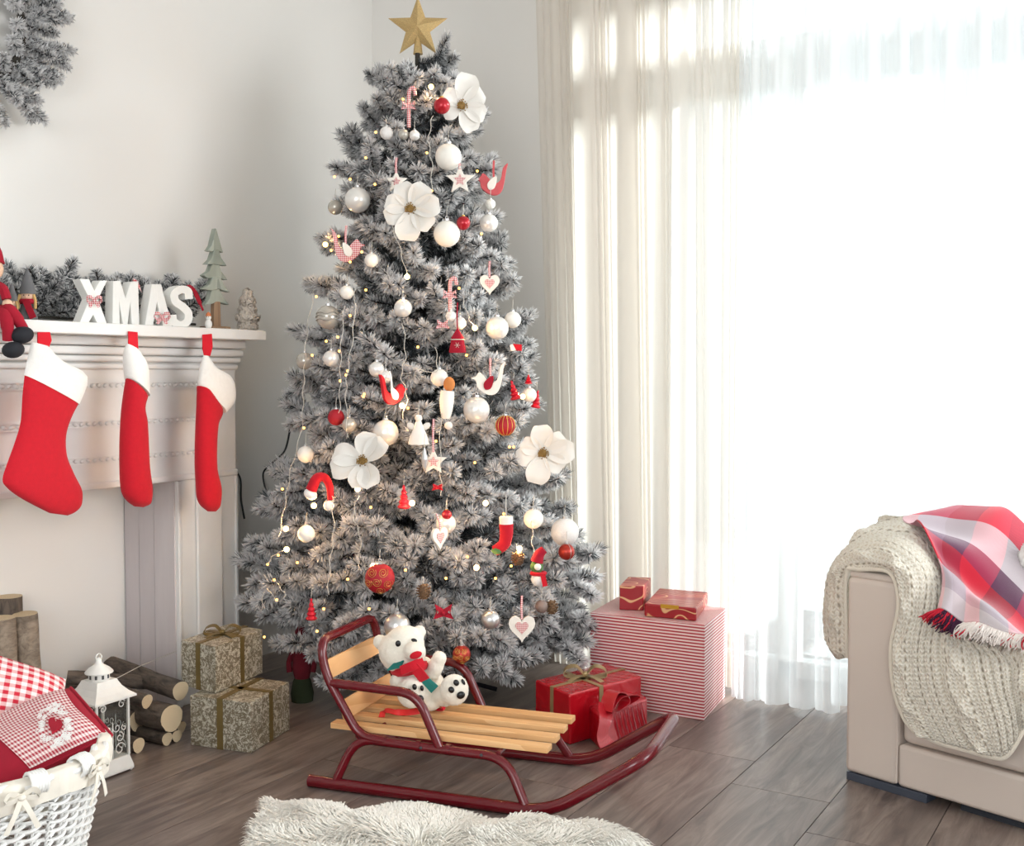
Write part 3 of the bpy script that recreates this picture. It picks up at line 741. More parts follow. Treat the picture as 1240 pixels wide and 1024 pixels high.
def heart(px, py, k, label, yaw=0, th=.008, rl=20, tilt=0, extra=.06):
    o, u = orn('wooden_heart', label, 'ornament', px, py, extra, yaw, 'white wooden hearts')
    flat(o, 'heart', hearts(k), u, th, m_wwood, 0, .2); flat(o, 'gingham_patch', hearts(k * .48), u, .002, m_checkfine, -th / 2 - .001, 0)
    ribbonloop(o, u, rl, m_redrib, 0, 6 * k); return o
heart(593, 343, 1.2, 'white wooden heart high on the right of the tree, on a pink ribbon', extra=.05)
heart(532, 650, 1.35, 'white wooden heart seen half from the side, in the lower middle', .9, extra=.1)
heart(632, 759, 1.6, 'largest white wooden heart, lowest on the tree above the red gift', rl=28, extra=.08)
def wstar(px, py, ro, label, rib=20, yaw=0, extra=.05):
    o, u = orn('wooden_star', label, 'ornament', px, py, extra, yaw, 'white wooden stars')
    flat(o, 'star', star_poly(ro, ro * .45), u, .008, m_wwood, 0, .2); flat(o, 'gingham_patch', star_poly(ro * .42, ro * .2), u, .002, m_checkfine, -.005, 0)
    ribbonloop(o, u, rib, m_redrib, 0, ro * .7); return o
wstar(480, 220, 14, 'small white wooden star above the upper middle flower', extra=.03)
wstar(557, 218, 18, 'large grey-white wooden star below the matt bauble', 8)
wstar(525, 559, 17, 'white wooden star on a long red ribbon in the middle of the tree', 40)
# candy canes with gingham bow
def cane(px, py, h, label, mat):
    o, u = orn('candy_cane', label, 'ornament', px, py, .05, 0, 'gingham candy canes')
    pts = smooth_path([(0, 0, -h * u), (0, 0, h * .55 * u), (2 * u, 0, h * .9 * u), (6 * u, 0, h * .95 * u), (8 * u, 0, h * .6 * u)], 5)
    MB().tube(pts, 2.3 * u, 8).build('cane', mat, o)
    for s in (-1, 1): MB().ribbon([(0, -.008, 0), (s * 7 * u, -.012, 5 * u), (s * 8 * u, -.010, -2 * u), (0, -.008, 0)], 4 * u, (0, .3, 1)).build('bow_loop', m_redrib, o)
    return o
cane(495, 130, 24, 'red gingham candy cane with a bow near the tree top', m_check)
cane(545, 358, 22, 'pink-striped candy cane with a bow in the middle of the tree', m_redrib)
# red fabric bell
o, u = orn('fabric_bell', 'dark red fabric bell with white snowflake stitching', 'ornament', 554, 412, .06)
MB().lathe([(10 * u, -15 * u), (10.5 * u, -13 * u), (8.5 * u, -4 * u), (7.5 * u, 4 * u), (4 * u, 9 * u), (1 * u, 14 * u)], 14, squash=(1, .6)).build('body', m_feltdark, o)
MB().tube([(9 * u * math.cos(a), 5.4 * u * math.sin(a), 1 * u) for a in np.linspace(0, 2 * PI, 17)[:-1]], .0014, 5, True).build('band', m_cord, o)
m = MB()
for k in range(3): a = k * PI / 3; m.tube([(-3.5 * u * math.cos(a), -6.2 * u, -6 * u - 3.5 * u * math.sin(a)), (3.5 * u * math.cos(a), -6.2 * u, -6 * u + 3.5 * u * math.sin(a))], .0006, 4)
m.build('snowflake_stitching', m_cord, o); ribbonloop(o, u, 34, m_feltdark, 0, 12, 1.5)
# glittered red cones
m_glitred = plain('glittered_red', (206, 20, 44), .35, .2, var=.25, scale=260, bump=.6)
def redcone(px, py, h, w_, label, rot=0):
    o, u = orn('red_cone_ornament', label, 'ornament', px, py, .05, 0, 'glittered red cones')
    pr = []
    for k in range(5):
        f = 1 - k / 5.2; pr += [(w_ * f * u * .75, (-h / 2 + h * k / 5) * u), (w_ * f * u, (-h / 2 + h * (k + .35) / 5) * u), (w_ * f * u * .72, (-h / 2 + h * (k + .8) / 5) * u)]
    pr.append((0, h / 2 * u)); MB().lathe(pr, 14, Matrix.Rotation(rot, 4, 'Y')).build('cone', m_glitred, o); hanger(o, h / 2 * u, .025); return o
redcone(622, 472, 24, 7, 'red glittered cone left of a small white bauble near the right edge', -.25)
redcone(650, 483, 22, 6, 'red glittered cone hanging at the right tree edge', .15)
redcone(489, 601, 29, 8, 'red glittered tree-shaped cone beside a bright fairy light')
redcone(377, 737, 27, 7, 'red glittered cone low on the left of the tree')
redcone(640, 459, 11, 5, 'small dark red flower-like cone near the right edge')
# santa hat
o, u = orn('santa_hat', 'small red santa hat bent over a branch on the left', 'ornament', 388, 595, .08)
MB().tube(smooth_path([(-11 * u, 0, 2 * u), (-4 * u, -.003, 16 * u), (5 * u, 0, 17 * u), (11 * u, 0, 7 * u), (12.5 * u, 0, -10 * u)], 5), [x * u for x in np.linspace(7, 4, 21)], 10).build('hat', m_felt, o)
MB().ell((-12 * u, 0, -3 * u), (8.5 * u, 8 * u, 6.5 * u), 14, 8, Matrix.Rotation(.5, 3, 'Y')).build('fur_brim', m_whitefelt, o)
MB().ell((10 * u, 0, -17 * u), 6.5 * u, 14, 8).build('pompom', m_whitefelt, o)
# elf boot
m_green = plain('green_felt', (84, 120, 70), .9, var=.1, bump=.2); m_teal = plain('teal_felt', (34, 120, 112), .9, var=.15, bump=.3)
o, u = orn('elf_boot', 'small red elf boot ornament with a white cuff and green trim', 'ornament', 609, 650, .09)
MB().tube(smooth_path([(4 * u, 0, 16 * u), (4 * u, 0, 2 * u), (1 * u, 0, -9 * u), (-10 * u, 0, -17 * u)], 5), [x * u for x in np.linspace(9, 6.5, 16)], 12).build('boot', m_felt, o)
MB().tube([(4 * u, 0, 15 * u), (4 * u, 0, 25 * u)], 8.5 * u, 12).build('cuff', m_cream, o, bevel=.002)
MB().tube([(-1.5 * u, 0, -4 * u), (9 * u, -.002, -3 * u)], 5 * u, 8).build('trim', m_green, o, bevel=.002)
MB().ell((-7 * u, -.004, -16 * u), (7 * u, 6 * u, 5 * u), 12, 8).build('toe', m_green, o); ribbonloop(o, u, 26, m_cord, 4, 24, 1.2)
# hanging snowman with scarf
o, u = orn('snowman_ornament', 'small snowman ornament with a red hat and red scarf low on the right', 'ornament', 652, 684, .09)
MB().ell((0, 0, -17 * u), (9 * u, 8 * u, 9 * u), 14, 10).build('body', m_whitefelt, o)
MB().ell((-2 * u, 0, -2 * u), (8 * u, 7 * u, 8 * u), 14, 10).build('head', m_green, o)
MB().ell((-1 * u, -7 * u, -1 * u), 4.2 * u, 10, 8).build('nose', m_whitefelt, o)
MB().tube(smooth_path([(-2 * u, 0, 4 * u), (1 * u, 0, 13 * u), (7 * u, 0, 19 * u)], 5), [x * u for x in np.linspace(8, 5, 11)], 10).build('hat', m_feltdark, o)
MB().tube([(8 * u * math.cos(a), 7 * u * math.sin(a), -10 * u) for a in np.linspace(0, 2 * PI, 15)[:-1]], 2.6 * u, 7, True).build('scarf', m_felt, o)
MB().ribbon([(5 * u, -8 * u, -10 * u), (8 * u, -10 * u, -24 * u)], 6 * u, (1, 0, .2), .003).build('scarf_end', m_felt, o)
# little fabric angel / dress, icicle drop, white hanging figure
o, u = orn('fabric_angel', 'white fabric angel with a gauzy skirt beside the wooden star', 'ornament', 507, 521, .07)
MB().lathe([(13 * u, -17 * u), (11 * u, -8 * u), (5 * u, 6 * u), (3 * u, 12 * u)], 14, squash=(1, .6)).build('dress', m_cream, o)
MB().ell((0, 0, 15 * u), 4.5 * u, 12, 8).build('head', m_cream, o)
for s in (-1, 1): MB().ell((s * 9 * u, .004, 5 * u), (6 * u, 1.5 * u, 4 * u), 10, 6, Matrix.Rotation(-s * .6, 3, 'Y')).build('wing', m_petal, o)
hanger(o, 19 * u, .03)
o, u = orn('glass_icicle', 'slim silvery icicle drop hanging under the fabric angel', 'ornament', 514, 556, .08)
MB().lathe([(0, -16 * u), (2.5 * u, -10 * u), (4.5 * u, 0), (3 * u, 6 * u), (1 * u, 14 * u)], 8).build('drop', b_silver, o, smooth=0); hanger(o, 14 * u, .04)
o, u = orn('hanging_figure', 'white cloth figure with a ginger head under a cream bauble', 'ornament', 541, 485, .06)
MB().tube(smooth_path([(1 * u, 0, 12 * u), (0, 0, 0), (-1 * u, 0, -22 * u)], 5), [x * u for x in (8, 8.4, 8.6, 8.8, 9, 9, 8.6, 8, 7, 6, 4)], 12).build('body', m_cream, o)
MB().ell((2 * u, 0, -30 * u), (5 * u, 4 * u, 5 * u), 10, 8).build('foot', m_cream, o)
MB().ell((3 * u, 0, 20 * u), (7 * u, 6 * u, 9 * u), 14, 10).build('head', plain('ginger_felt', (206, 130, 70), .9, var=.1), o); hanger(o, 28 * u, .03)
# small red bits
o, u = orn('red_bow', 'tiny red ribbon bow above the white bauble in the lower middle', 'bow', 530, 590, .06)
for s in (-1, 1): MB().ribbon([(0, 0, 0), (s * 5 * u, -.004, 3 * u), (s * 6 * u, -.003, -2 * u), (0, 0, 0)], 4 * u, (0, .2, 1), .002).build('bow_loop', m_felt, o)
MB().ell((0, -.003, 0), 2.4 * u, 8, 6).build('knot', m_felt, o)
o, u = orn('felt_tag', 'red felt tag with a white corner at the right tree edge', 'ornament', 626, 420, .05)
flat(o, 'tag', [(-5, 4), (6, 3), (6, -5), (-1, -4)], u, .004, m_felt); flat(o, 'corner', [(-9, 2), (-5, 4), (-1, -4), (-7, -5)], u, .004, m_cream, .0012)
o, u = orn('tartan_scrap_bow', 'red bow peeping out beside the red bell', 'bow', 536, 394, .05)
for s in (-1, 1): MB().ribbon([(0, 0, 0), (s * 6 * u, -.006, 5 * u), (s * 7 * u, -.004, -2 * u), (0, 0, 0)], 5 * u, (0, .2, 1), .002).build('bow_loop', m_redrib, o)
MB().ell((0, -.003, 0), 2.6 * u, 8, 6).build('knot', m_redrib, o)
# gingham star biscuit low in the middle, pine cones
m_cone = plain('pine_cone', (120, 92, 66), .8, var=.25)
def pinecone(px, py, s, label):
    o, u = orn('pine_cone', label, 'pine cone', px, py, .05, random.random(), 'pine cones on the tree')
    MB().ell((0, 0, 0), (5 * s * u, 5 * s * u, 8 * s * u), 10, 8).build('core', m_cone, o); m = MB()
    for k in range(40):
        a = k * 2.4; z = (k / 40 - .5) * 15 * s * u; r = 7.5 * s * u * math.sqrt(max(.08, 1 - (z / (8.5 * s * u)) ** 2)); c, s2 = math.cos(a), math.sin(a)
        m.ell((c * r * .8, s2 * r * .8, z), (r * .32, r * .3, .0018), 7, 4, Matrix.Rotation(a, 3, 'Z') @ Matrix.Rotation(-.4, 3, 'Y'))
    m.build('scales', m_cone, o, kind='stuff'); hanger(o, 8 * s * u, .02)
pinecone(627, 676, 1.1, 'brown pine cone beside the small snowman ornament'); pinecone(668, 735, 1.1, 'frosted brown pine cone low at the right of the tree')
pinecone(513, 716, 1.2, 'golden-brown pine cone in the lower middle above the dark red bow')
o, u = orn('gingham_bow', 'dark red bow half hidden by frosted twigs above the bear', 'bow', 537, 742, .04)
for s in (-1, 1): MB().ribbon([(0, 0, 0), (s * 9 * u, -.006, 8 * u), (s * 10 * u, -.004, -4 * u), (0, 0, 0)], 8 * u, (0, .2, 1), .002).build('bow_loop', m_feltdark, o)
MB().ell((0, -.003, 0), 3.4 * u, 8, 6).build('knot', m_feltdark, o)

# ================================================================== fairy lights
def emis(name, c, s):
    g = G(name); return g.end(g.node('Emission', {'Color': rgb(*c), 'Strength': s}).outputs[0])
m_bulb = emis('warm_bulb_glow', (255, 160, 78), 8.0); m_bulb2 = emis('bright_warm_bulb_glow', (255, 190, 110), 16.0)
sl = thing('fairy_lights', 'string of warm fairy lights on a pale cable wound through the tree', 'fairy lights', (TC.x, TC.y, 0))
small = [(455, 160), (488, 120), (517, 185), (405, 214), (424, 217), (443, 191), (454, 223), (523, 231), (578, 207), (443, 351), (383, 359), (424, 382), (395, 413), (409, 408), (411, 425), (363, 439), (378, 430), (421, 449),
         (419, 454), (412, 461), (441, 477), (494, 494), (583, 283), (556, 349), (368, 518), (342, 592), (449, 614), (337, 672), (491, 690), (610, 622), (617, 541), (622, 541), (360, 681), (528, 534), (566, 674), (619, 685),
         (324, 683), (332, 702), (335, 726), (392, 737), (447, 737), (384, 764), (320, 771), (421, 701), (424, 317), (438, 305), (540, 700), (500, 770), (401, 303), (410, 286), (575, 560), (565, 430), (506, 420), (600, 700), (440, 480)]
big = [(394, 296), (522, 105), (493, 335), (575, 397), (487, 491), (433, 592), (380, 612), (346, 640), (347, 665), (499, 609), (452, 685), (629, 664), (588, 609), (577, 687), (633, 480)]
bm = MB().ell((0, 0, 0), .0038, 8, 6).mesh('bulb', m_bulb); bm2 = MB().ell((0, 0, 0), .0082, 8, 6).mesh('bulb', m_bulb2)
for (px, py) in small:
    p = P(px, py, tz(px, py, .05)); o = link('bulb', bm, sl); o.location = p - Vector((TC.x, TC.y, 0))
for (px, py) in big:
    p = P(px, py, tz(px, py, .055)); o = link('bulb', bm2, sl); o.location = p - Vector((TC.x, TC.y, 0))
    d = bpy.data.lights.new('bulb_light', 'POINT'); d.energy = .5; d.color = (1, .56, .22); d.shadow_soft_size = .006
    l = bpy.data.objects.new('bulb_light', d); COL.objects.link(l); l.location = P(px, py, tz(px, py, .068))
runs = [[(524, 140), (519, 170), (523, 200), (522, 240)], [(470, 262), (484, 300), (493, 335)], [(430, 350), (428, 400), (421, 449), (419, 480), (421, 530)], [(417, 370), (413, 420), (412, 461), (411, 500)],
        [(381, 350), (372, 400), (369, 440), (367, 480), (365, 520), (352, 570), (345, 610), (338, 650)], [(402, 600), (404, 640), (400, 680), (397, 720)], [(434, 600), (428, 625), (436, 650), (433, 690)],
        [(527, 420), (527, 450), (488, 440)], [(488, 391), (491, 430), (486, 455), (493, 480), (486, 510)], [(534, 500), (533, 560), (535, 600)], [(560, 360), (568, 385), (575, 397)], [(644, 630), (645, 660), (648, 680)],
        [(332, 702), (345, 720), (335, 728), (322, 712), (316, 740)], [(324, 683), (332, 672), (347, 665)]]
for r in runs:
    pts = [P(x, y, tz(x, y, .06)) - Vector((TC.x, TC.y, 0)) for x, y in r]; base = smooth_path(pts, 10)
    pts = [q + CR * (.003 * math.sin(i * .9 + r[0][0])) for i, q in enumerate(base)]
    MB().tube(pts, .0011, 5).build('light_cable', m_cord, sl)
# black mains cable on the wall behind the tree
cab = thing('mains_cable', 'thin black mains cable looping down the wall beside the fireplace', 'cable', P(345, 520, 3.95))
m_blk = plain('black_rubber', (30, 34, 38), .5)
MB().tube(smooth_path([P(x, y, z) for x, y, z in ((352, 515, 3.8), (345, 545, 3.95), (330, 560, 4.1), (319, 572, 4.15), (321, 590, 4.1), (328, 603, 4.0))], 8), .0035, 6).build('cable', m_blk, cab, world=True)
MB().tube(smooth_path([P(x, y, z) for x, y, z in ((284, 568, 4.05), (291, 580, 4.05), (292, 605, 4.05), (296, 628, 4.05))], 8), .0035, 6).build('cable', m_blk, cab, world=True)
# ================================================================== stockings
XS = -2.575
def loft(rows, X, u0=None, n=16, dscale=1.0, M=None):
    """rows: (xl,yl,xr,yr,depth) in picture units on the vertical plane x = X; elliptic sections"""
    mb = MB(); vs = []
    for (xl, yl, xr, yr, d) in rows:
        a, b = onx(xl, yl, X), onx(xr, yr, X); c = (a + b) / 2; h = (b - a) / 2
        for k in range(n):
            t = 2 * PI * k / n; ct, st_ = math.cos(t), math.sin(t)
            ct = math.copysign(abs(ct) ** .8, ct); vs.append(c + h * ct + Vector((d * st_, 0, 0)))
    m = len(rows); fs = [(i * n + k, (i + 1) * n + k, (i + 1) * n + (k + 1) % n, i * n + (k + 1) % n) for i in range(m - 1) for k in range(n)]
    fs += [tuple(range(n)), tuple((m - 1) * n + k for k in range(n))[::-1]]
    return mb.add(vs, fs)
def dens_rows(rows, k=4):
    pts = [tuple(r) for r in rows]; out = []
    a = np.array(pts, float); m = len(a)
    for i in range(m - 1):
        for j in range(k):
            t = j / k; p0, p1, p2, p3 = a[max(i - 1, 0)], a[i], a[i + 1], a[min(i + 2, m - 1)]
            out.append(.5 * ((2 * p1) + (p2 - p0) * t + (2 * p0 - 5 * p1 + 4 * p2 - p3) * t * t + (3 * p1 - p0 - 3 * p2 + p3) * t ** 3))
    out.append(a[-1]); return [tuple(x) for x in out]
m_tab = plain('red_tab_felt', (214, 26, 44), .95, var=.05, bump=.2)
def stocking(label, tab, cuff, body, X):
    p = onx(tab[0][0], tab[0][1], X); o = thing('christmas_stocking', label, 'stocking', p, 0, 'red stockings hanging from the mantel')
    loft(dens_rows(body), X).build('sock', m_felt, o, world=True, smooth=60)
    loft(dens_rows(cuff), X).build('cuff', m_whitefelt, o, world=True, smooth=60)
    a = [onx(x, y, -2.581) + Vector((.003, 0, 0)) for x, y in tab]
    MB().prism(a, (-.004, 0, 0)).build('hanging_tab', m_tab, o, world=True, bevel=.001)
stocking('leftmost and broadest red stocking with white cuff, shown side-on', [(45, 402), (60, 402), (62, 412), (59, 420), (45, 415)],
         [(38, 414, 58, 419, .006), (35, 425, 76, 437, .012), (32, 440, 106, 456, .015), (29, 454, 96, 490, .017)],
         [(30, 452, 95, 489, .014), (27, 480, 86, 507, .016), (25, 510, 80, 528, .016), (18, 535, 81, 552, .018), (9, 560, 90, 574, .02), (3, 580, 99, 592, .02), (8, 590, 100, 604, .02), (22, 601, 98, 613, .018), (42, 612, 91, 620, .014), (60, 621, 82, 624, .006)], -2.568)
stocking('middle red stocking with white cuff, turned edge-on', [(155, 401), (166, 402), (167, 424), (155, 419)],
         [(154, 416, 167, 423, .008), (151, 425, 172, 432, .02), (151, 440, 178, 446, .026), (153, 456, 179, 480, .028)],
         [(154, 458, 177, 482, .025), (152, 476, 173, 496, .028), (149, 500, 176, 512, .03), (147, 530, 178, 540, .03), (147, 560, 179, 566, .032), (148, 585, 182, 590, .034), (150, 598, 182, 603, .03), (156, 607, 180, 610, .024), (163, 613, 173, 614, .008)], -2.545)
stocking('red stocking nearest the tree, narrow with a pointed cuff', [(245, 405), (256, 404), (257, 420), (254, 431), (247, 431), (245, 422)],
         [(247, 430, 252, 431, .006), (244, 440, 262, 446, .018), (242, 452, 280, 458, .024), (241, 466, 284, 484, .026), (250, 478, 272, 500, .024)],
         [(241, 467, 252, 474, .022), (240, 478, 268, 497, .026), (240, 500, 262, 515, .028), (239, 530, 260, 540, .028), (239, 560, 260, 568, .03), (240, 585, 265, 590, .032), (241, 602, 265, 604, .03), (245, 612, 264, 613, .024), (252, 619, 261, 619, .008)], -2.545)

# ================================================================== XMAS letters
XL = -2.655; ZT = 1.1902
m_letter = plain('matt_white_letter', (236, 236, 232), .75, var=.03, scale=60)
def lp(pts): return [Vector((XL, q.y, max(q.z, ZT))) for q in (onx(x, y, XL) for x, y in pts)]
def letter(name, label, polys, base):
    q = onx(base[0], base[1], XL); o = MB()
    for i, pl in enumerate(polys): o.prism([p + Vector((-.0004 * i, 0, 0)) for p in lp(pl)], (-.034, 0, 0))
    t = thing(name, label, 'letter', (XL, q.y, ZT), 0, 'white standing letters on the mantel')
    o.build('block', m_letter, t, world=True, bevel=.0015, smooth=0); return t
letter('letter_x', 'white standing letter X with a gingham bow at its crossing', [[(96.5, 337.7), (108, 337.7), (114.5, 352), (121, 339.5), (130, 339.5), (119, 362), (130, 396), (118.5, 396), (113, 381), (107, 396), (96.5, 396), (108.5, 362)]], (113, 391))
letter('letter_m', 'white standing letter M', [[(137, 340), (146, 340), (152.2, 361), (158.5, 341), (167.5, 341), (169, 397), (160, 397), (158, 367), (154.6, 397), (149.5, 397), (144.5, 366), (145.5, 397), (136.5, 397)]], (153, 393))
letter('letter_a', 'white standing letter A with a gingham bow at its foot', [[(184, 344), (190, 344), (191, 362), (185.5, 398), (175.5, 398)], [(188.5, 344), (195.5, 344), (209, 399), (198, 399), (189, 360)], [(184, 377), (198, 377), (199, 386), (183, 386)]], (192, 394))
spath = smooth_path([(229, 362, 0), (227.5, 352.5, 0), (219, 350.5, 0), (211.5, 356, 0), (213, 365, 0), (221, 371, 0), (228, 379, 0), (227, 389, 0), (218.5, 393.5, 0), (210.5, 389, 0), (209, 381, 0)], 6)
def stroke(path, w):
    L_, R_ = [], []
    for i, p in enumerate(path):
        t = (path[min(i + 1, len(path) - 1)] - path[max(i - 1, 0)]).normalized(); n = Vector((-t.y, t.x, 0)) * (w / 2); L_.append(p + n); R_.append(p - n)
    return [(p.x, p.y) for p in L_ + R_[::-1]]
t = thing('letter_s', 'white standing letter S with a dark red ribbon behind it', 'letter', (XL, onx(219, 395, XL).y, ZT), 0, 'white standing letters on the mantel')
mb = MB(); pth = [(p.x, p.y) for p in spath]; pl = stroke(spath, 9.5); n = len(spath); a = [onx(x, y, XL) for x, y in pl[:n]]; b = [onx(x, y, XL) for x, y in pl[n:]][::-1]
for q in a + b: q.z = max(q.z, ZT)
vs = a + b + [p + Vector((-.034, 0, 0)) for p in a] + [p + Vector((-.034, 0, 0)) for p in b]
fs = []
for i in range(n - 1): fs += [(i, i + 1, n + i + 1, n + i), (2 * n + i, 3 * n + i, 3 * n + i + 1, 2 * n + i + 1), (i, 2 * n + i, 2 * n + i + 1, i + 1), (n + i, n + i + 1, 3 * n + i + 1, 3 * n + i)]
fs += [(0, n, 3 * n, 2 * n), (n - 1, 3 * n - 1, 4 * n - 1, 2 * n - 1)]
mb.add(vs, fs).build('block', m_letter, t, world=True, smooth=0)
def gbow(px, py, X, s, label, mat=None):
    p = onx(px, py, X); u = depth(p) / FPX; o = thing('gingham_bow', label, 'bow', p, YAW + .45, 'gingham bows on the letters'); mat = mat or m_redrib
    for k in (-1, 1):
        MB().ribbon(smooth_path([(0, -.002, 0), (k * 4 * s * u, -.008, 4 * s * u), (k * 8 * s * u, -.006, 2 * s * u), (k * 4 * s * u, -.002, -3 * s * u), (0, -.001, 0)], 4), 4 * s * u, (0, .6, 1)).build('bow_loop', mat, o)
        MB().ribbon([(0, -.002, 0), (k * 5 * s * u, -.004, -7 * s * u)], 3 * s * u, (1, 0, 0)).build('bow_end', mat, o)
    MB().ell((0, -.004, 0), (2.2 * s * u, 2 * u, 2.4 * s * u), 8, 6).build('knot', mat, o)
gbow(114, 364, XL + .006, 1.1, 'gingham bow on the crossing of the letter X'); gbow(196, 384, XL + .006, 1.15, 'gingham bow at the foot of the letter A')
o = thing('gingham_ribbon', 'gingham ribbon end sticking up between letters M and A', 'ribbon', onx(165, 343, XL - .02)); MB().ribbon([onx(161, 338, XL - .02), onx(166, 343, XL - .01), onx(171, 352, XL - .02)], .013, (0, .5, -.8)).build('band', m_redrib, o, world=True)
o = thing('satin_ribbon', 'dark red ribbon falling behind the letter S to the shelf', 'ribbon', onx(236, 360, XL - .03)); MB().ribbon(smooth_path([onx(228, 345, XL - .03), onx(234, 350, XL - .01), onx(240, 362, XL - .02), onx(246, 376, XL - .02)], 4), [.012] * 6 + [.016] * 4 + [.008] * 3, (0, 1, .4)).build('band', m_feltdark, o, world=True)

# ================================================================== frosted garland on the mantel
gl_ = thing('frosted_garland', 'frosted fir garland lying along the mantel behind the letters', 'garland', (-2.81, 2.2, ZT))
R = random.Random(5)
MB().tube(smooth_path([(-2.80, 1.15, ZT + .02), (-2.82, 1.7, ZT + .02), (-2.80, 2.2, ZT + .02), (-2.79, 2.62, ZT + .02)], 8), .004, 6).build('stem', m_bark_t, gl_, world=True)
for i in range(190):
    y = 1.30 + 1.34 * (i + .5) / 190; o = link('sprig', R.choice(GSPRIG), gl_)
    o.location = (R.uniform(-.02, .02) , y - 2.2, .035 + R.uniform(-.01, .03)); an = R.uniform(-.9, .9) + (PI if i % 2 else 0)
    el = R.uniform(.1, 1.15)
    o.rotation_euler = (Matrix.Rotation(PI / 2 + an * .8, 4, 'Z') @ Matrix.Rotation(-el, 4, 'Y') @ Matrix.Rotation(R.uniform(-2, 2), 4, 'X')).to_euler(); k = R.uniform(.65, .95); o.scale = (k, 1.1, 1.1)
    if abs(math.cos(PI / 2 + an * .8)) > .85: o.location.x += .02
# ================================================================== slatted wooden tree ornament
XW = -2.70
def wp(pts, X=XW): return [onx(x, y, X) for x, y in pts]
m_wtree = wood('verdigris_painted_wood', (176, 182, 170), (112, 122, 112), 2, 16, .8); m_wbrown = wood('raw_brown_wood', (168, 138, 110), (120, 92, 70), 2, 20, .7)
b0 = onx(262, 395, XW); o = thing('wooden_fir_tree', 'tall pale green wooden fir tree cutout on a brown stem', 'figurine', (XW, b0.y, ZT))
tiers = [[(262, 276), (259.5, 286), (257, 297), (252.5, 303.5), (257, 304.5), (262, 303), (266, 304), (270.5, 306), (268, 298), (265, 287)], [(259, 302), (255, 314), (249, 320), (258, 320), (274, 322), (267, 312), (264, 302)], [(258, 318), (254, 328), (247, 333), (252, 337), (262, 336), (276, 339), (268, 328), (265, 318)],
         [(257, 335), (254, 344), (245, 350), (256, 352), (264, 350), (278, 354), (271, 346), (266, 335)], [(257, 350), (254, 362), (248, 369), (257, 368), (263, 365), (270, 367), (278, 369), (271, 360), (266, 350)]]
for i, pl in enumerate(tiers):
    MB().prism([p + Vector((.004 * (i % 2), 0, 0)) for p in wp(pl)], (-.022, 0, 0)).build('tier', m_wtree, o, world=True, bevel=.002)
a = wp([(260, 365), (267, 365), (268, 400), (259, 400)]); 
for q in a: q.z = max(q.z, ZT)
MB().prism(a, (-.018, 0, 0)).build('stem', m_wbrown, o, world=True, bevel=.002)
MB().box((XW - .04, b0.y - .035, ZT), (XW + .02, b0.y + .045, ZT + .012)).build('base', m_wbrown, o, world=True, bevel=.003)
# bottle-brush snowy tree at the shelf end
p = onx(300, 398, -2.69); p.z = ZT; o = thing('bottle_brush_tree', 'small cream bottle-brush tree with snowy texture at the shelf end', 'figurine', p)
m_cream2 = plain('cream_brush', (214, 204, 192), .95, var=.2, scale=160, bump=.8, bscale=300)
mb = MB()
for (z, r) in ((.016, .034), (.045, .040), (.072, .030), (.098, .027), (.122, .016)): mb.ell((0, 0, z), (r, r, .020), 18, 10)
me = blob(mb, .0032, 2, .0022); me.materials.append(m_cream2); link('brush', me, o)
# tiny angel / snowman by the stem
p = onx(252.5, 397, -2.665); p.z = ZT; u = depth(p) / FPX; o = thing('tiny_snowman', 'tiny snowman figure with an orange cap beside the wooden fir stem', 'figurine', p, YAW)
MB().ell((0, 0, 6 * u), (4.5 * u, 4 * u, 6 * u), 12, 8).build('body', m_whitefelt, o); MB().ell((0, 0, 14 * u), 3.6 * u, 12, 8).build('head', m_whitefelt, o)
MB().lathe([(3.6 * u, 15.5 * u), (2.5 * u, 19 * u), (0, 21 * u)], 10).build('cap', plain('orange_felt', (212, 128, 84), .9), o)
for dx in (-1.2, 1.2): MB().ell((dx * u, -3.3 * u, 14.6 * u), .6 * u, 6, 4).build('eye', m_black, o)

# ================================================================== gnomes / elf dolls at the left end
m_greyf = plain('grey_felt', (104, 104, 106), .95, var=.1, bump=.2); m_skin = plain('pinkish_cloth_face', (226, 188, 160), .85, var=.03); m_hair = plain('blond_yarn', (206, 170, 110), .9, var=.2)
def gnome(px, py, s, X, label, scarf=True):
    p = onx(px, py, X); p.z = ZT; u = depth(p) / FPX * s; o = thing('gnome_doll', label, 'doll', p, YAW + .2, 'little gnome dolls on the mantel')
    MB().lathe([(11 * u, 0), (12 * u, 6 * u), (9 * u, 18 * u), (6 * u, 27 * u)], 14).build('body', m_greyf, o)
    MB().ell((0, 0, 32 * u), (9 * u, 8.5 * u, 8 * u), 16, 10).build('head', m_skin, o)
    MB().lathe([(9.8 * u, 35 * u), (9 * u, 42 * u), (5.5 * u, 55 * u), (2.2 * u, 65 * u), (0, 69 * u)], 14).build('pointed_hat', m_greyf, o)
    for k in (-1, 1):
        MB().tube(smooth_path([(k * 8 * u, -4 * u, 34 * u), (k * 10 * u, -5 * u, 26 * u), (k * 10 * u, -6 * u, 16 * u)], 4), 2 * u, 6).build('braid', m_hair, o)
        MB().ell((k * 3 * u, -8.2 * u, 33 * u), .8 * u, 6, 4).build('eye', m_black, o)
    MB().ell((0, -9 * u, 31 * u), 1.2 * u, 6, 4).build('nose', m_skin, o)
    if scarf:
        MB().tube([(8 * u * math.cos(a), 8 * u * math.sin(a), 25.5 * u) for a in np.linspace(0, 2 * PI, 17)[:-1]], 3.4 * u, 8, True).build('scarf', m_feltdark, o)
        MB().ribbon(smooth_path([(0, -11 * u, 26 * u), (4 * u, -12.5 * u, 16 * u), (9 * u, -13 * u, 4 * u)], 4), 8 * u, (1, 0, .2), .004).build('scarf_end', m_feltdark, o)
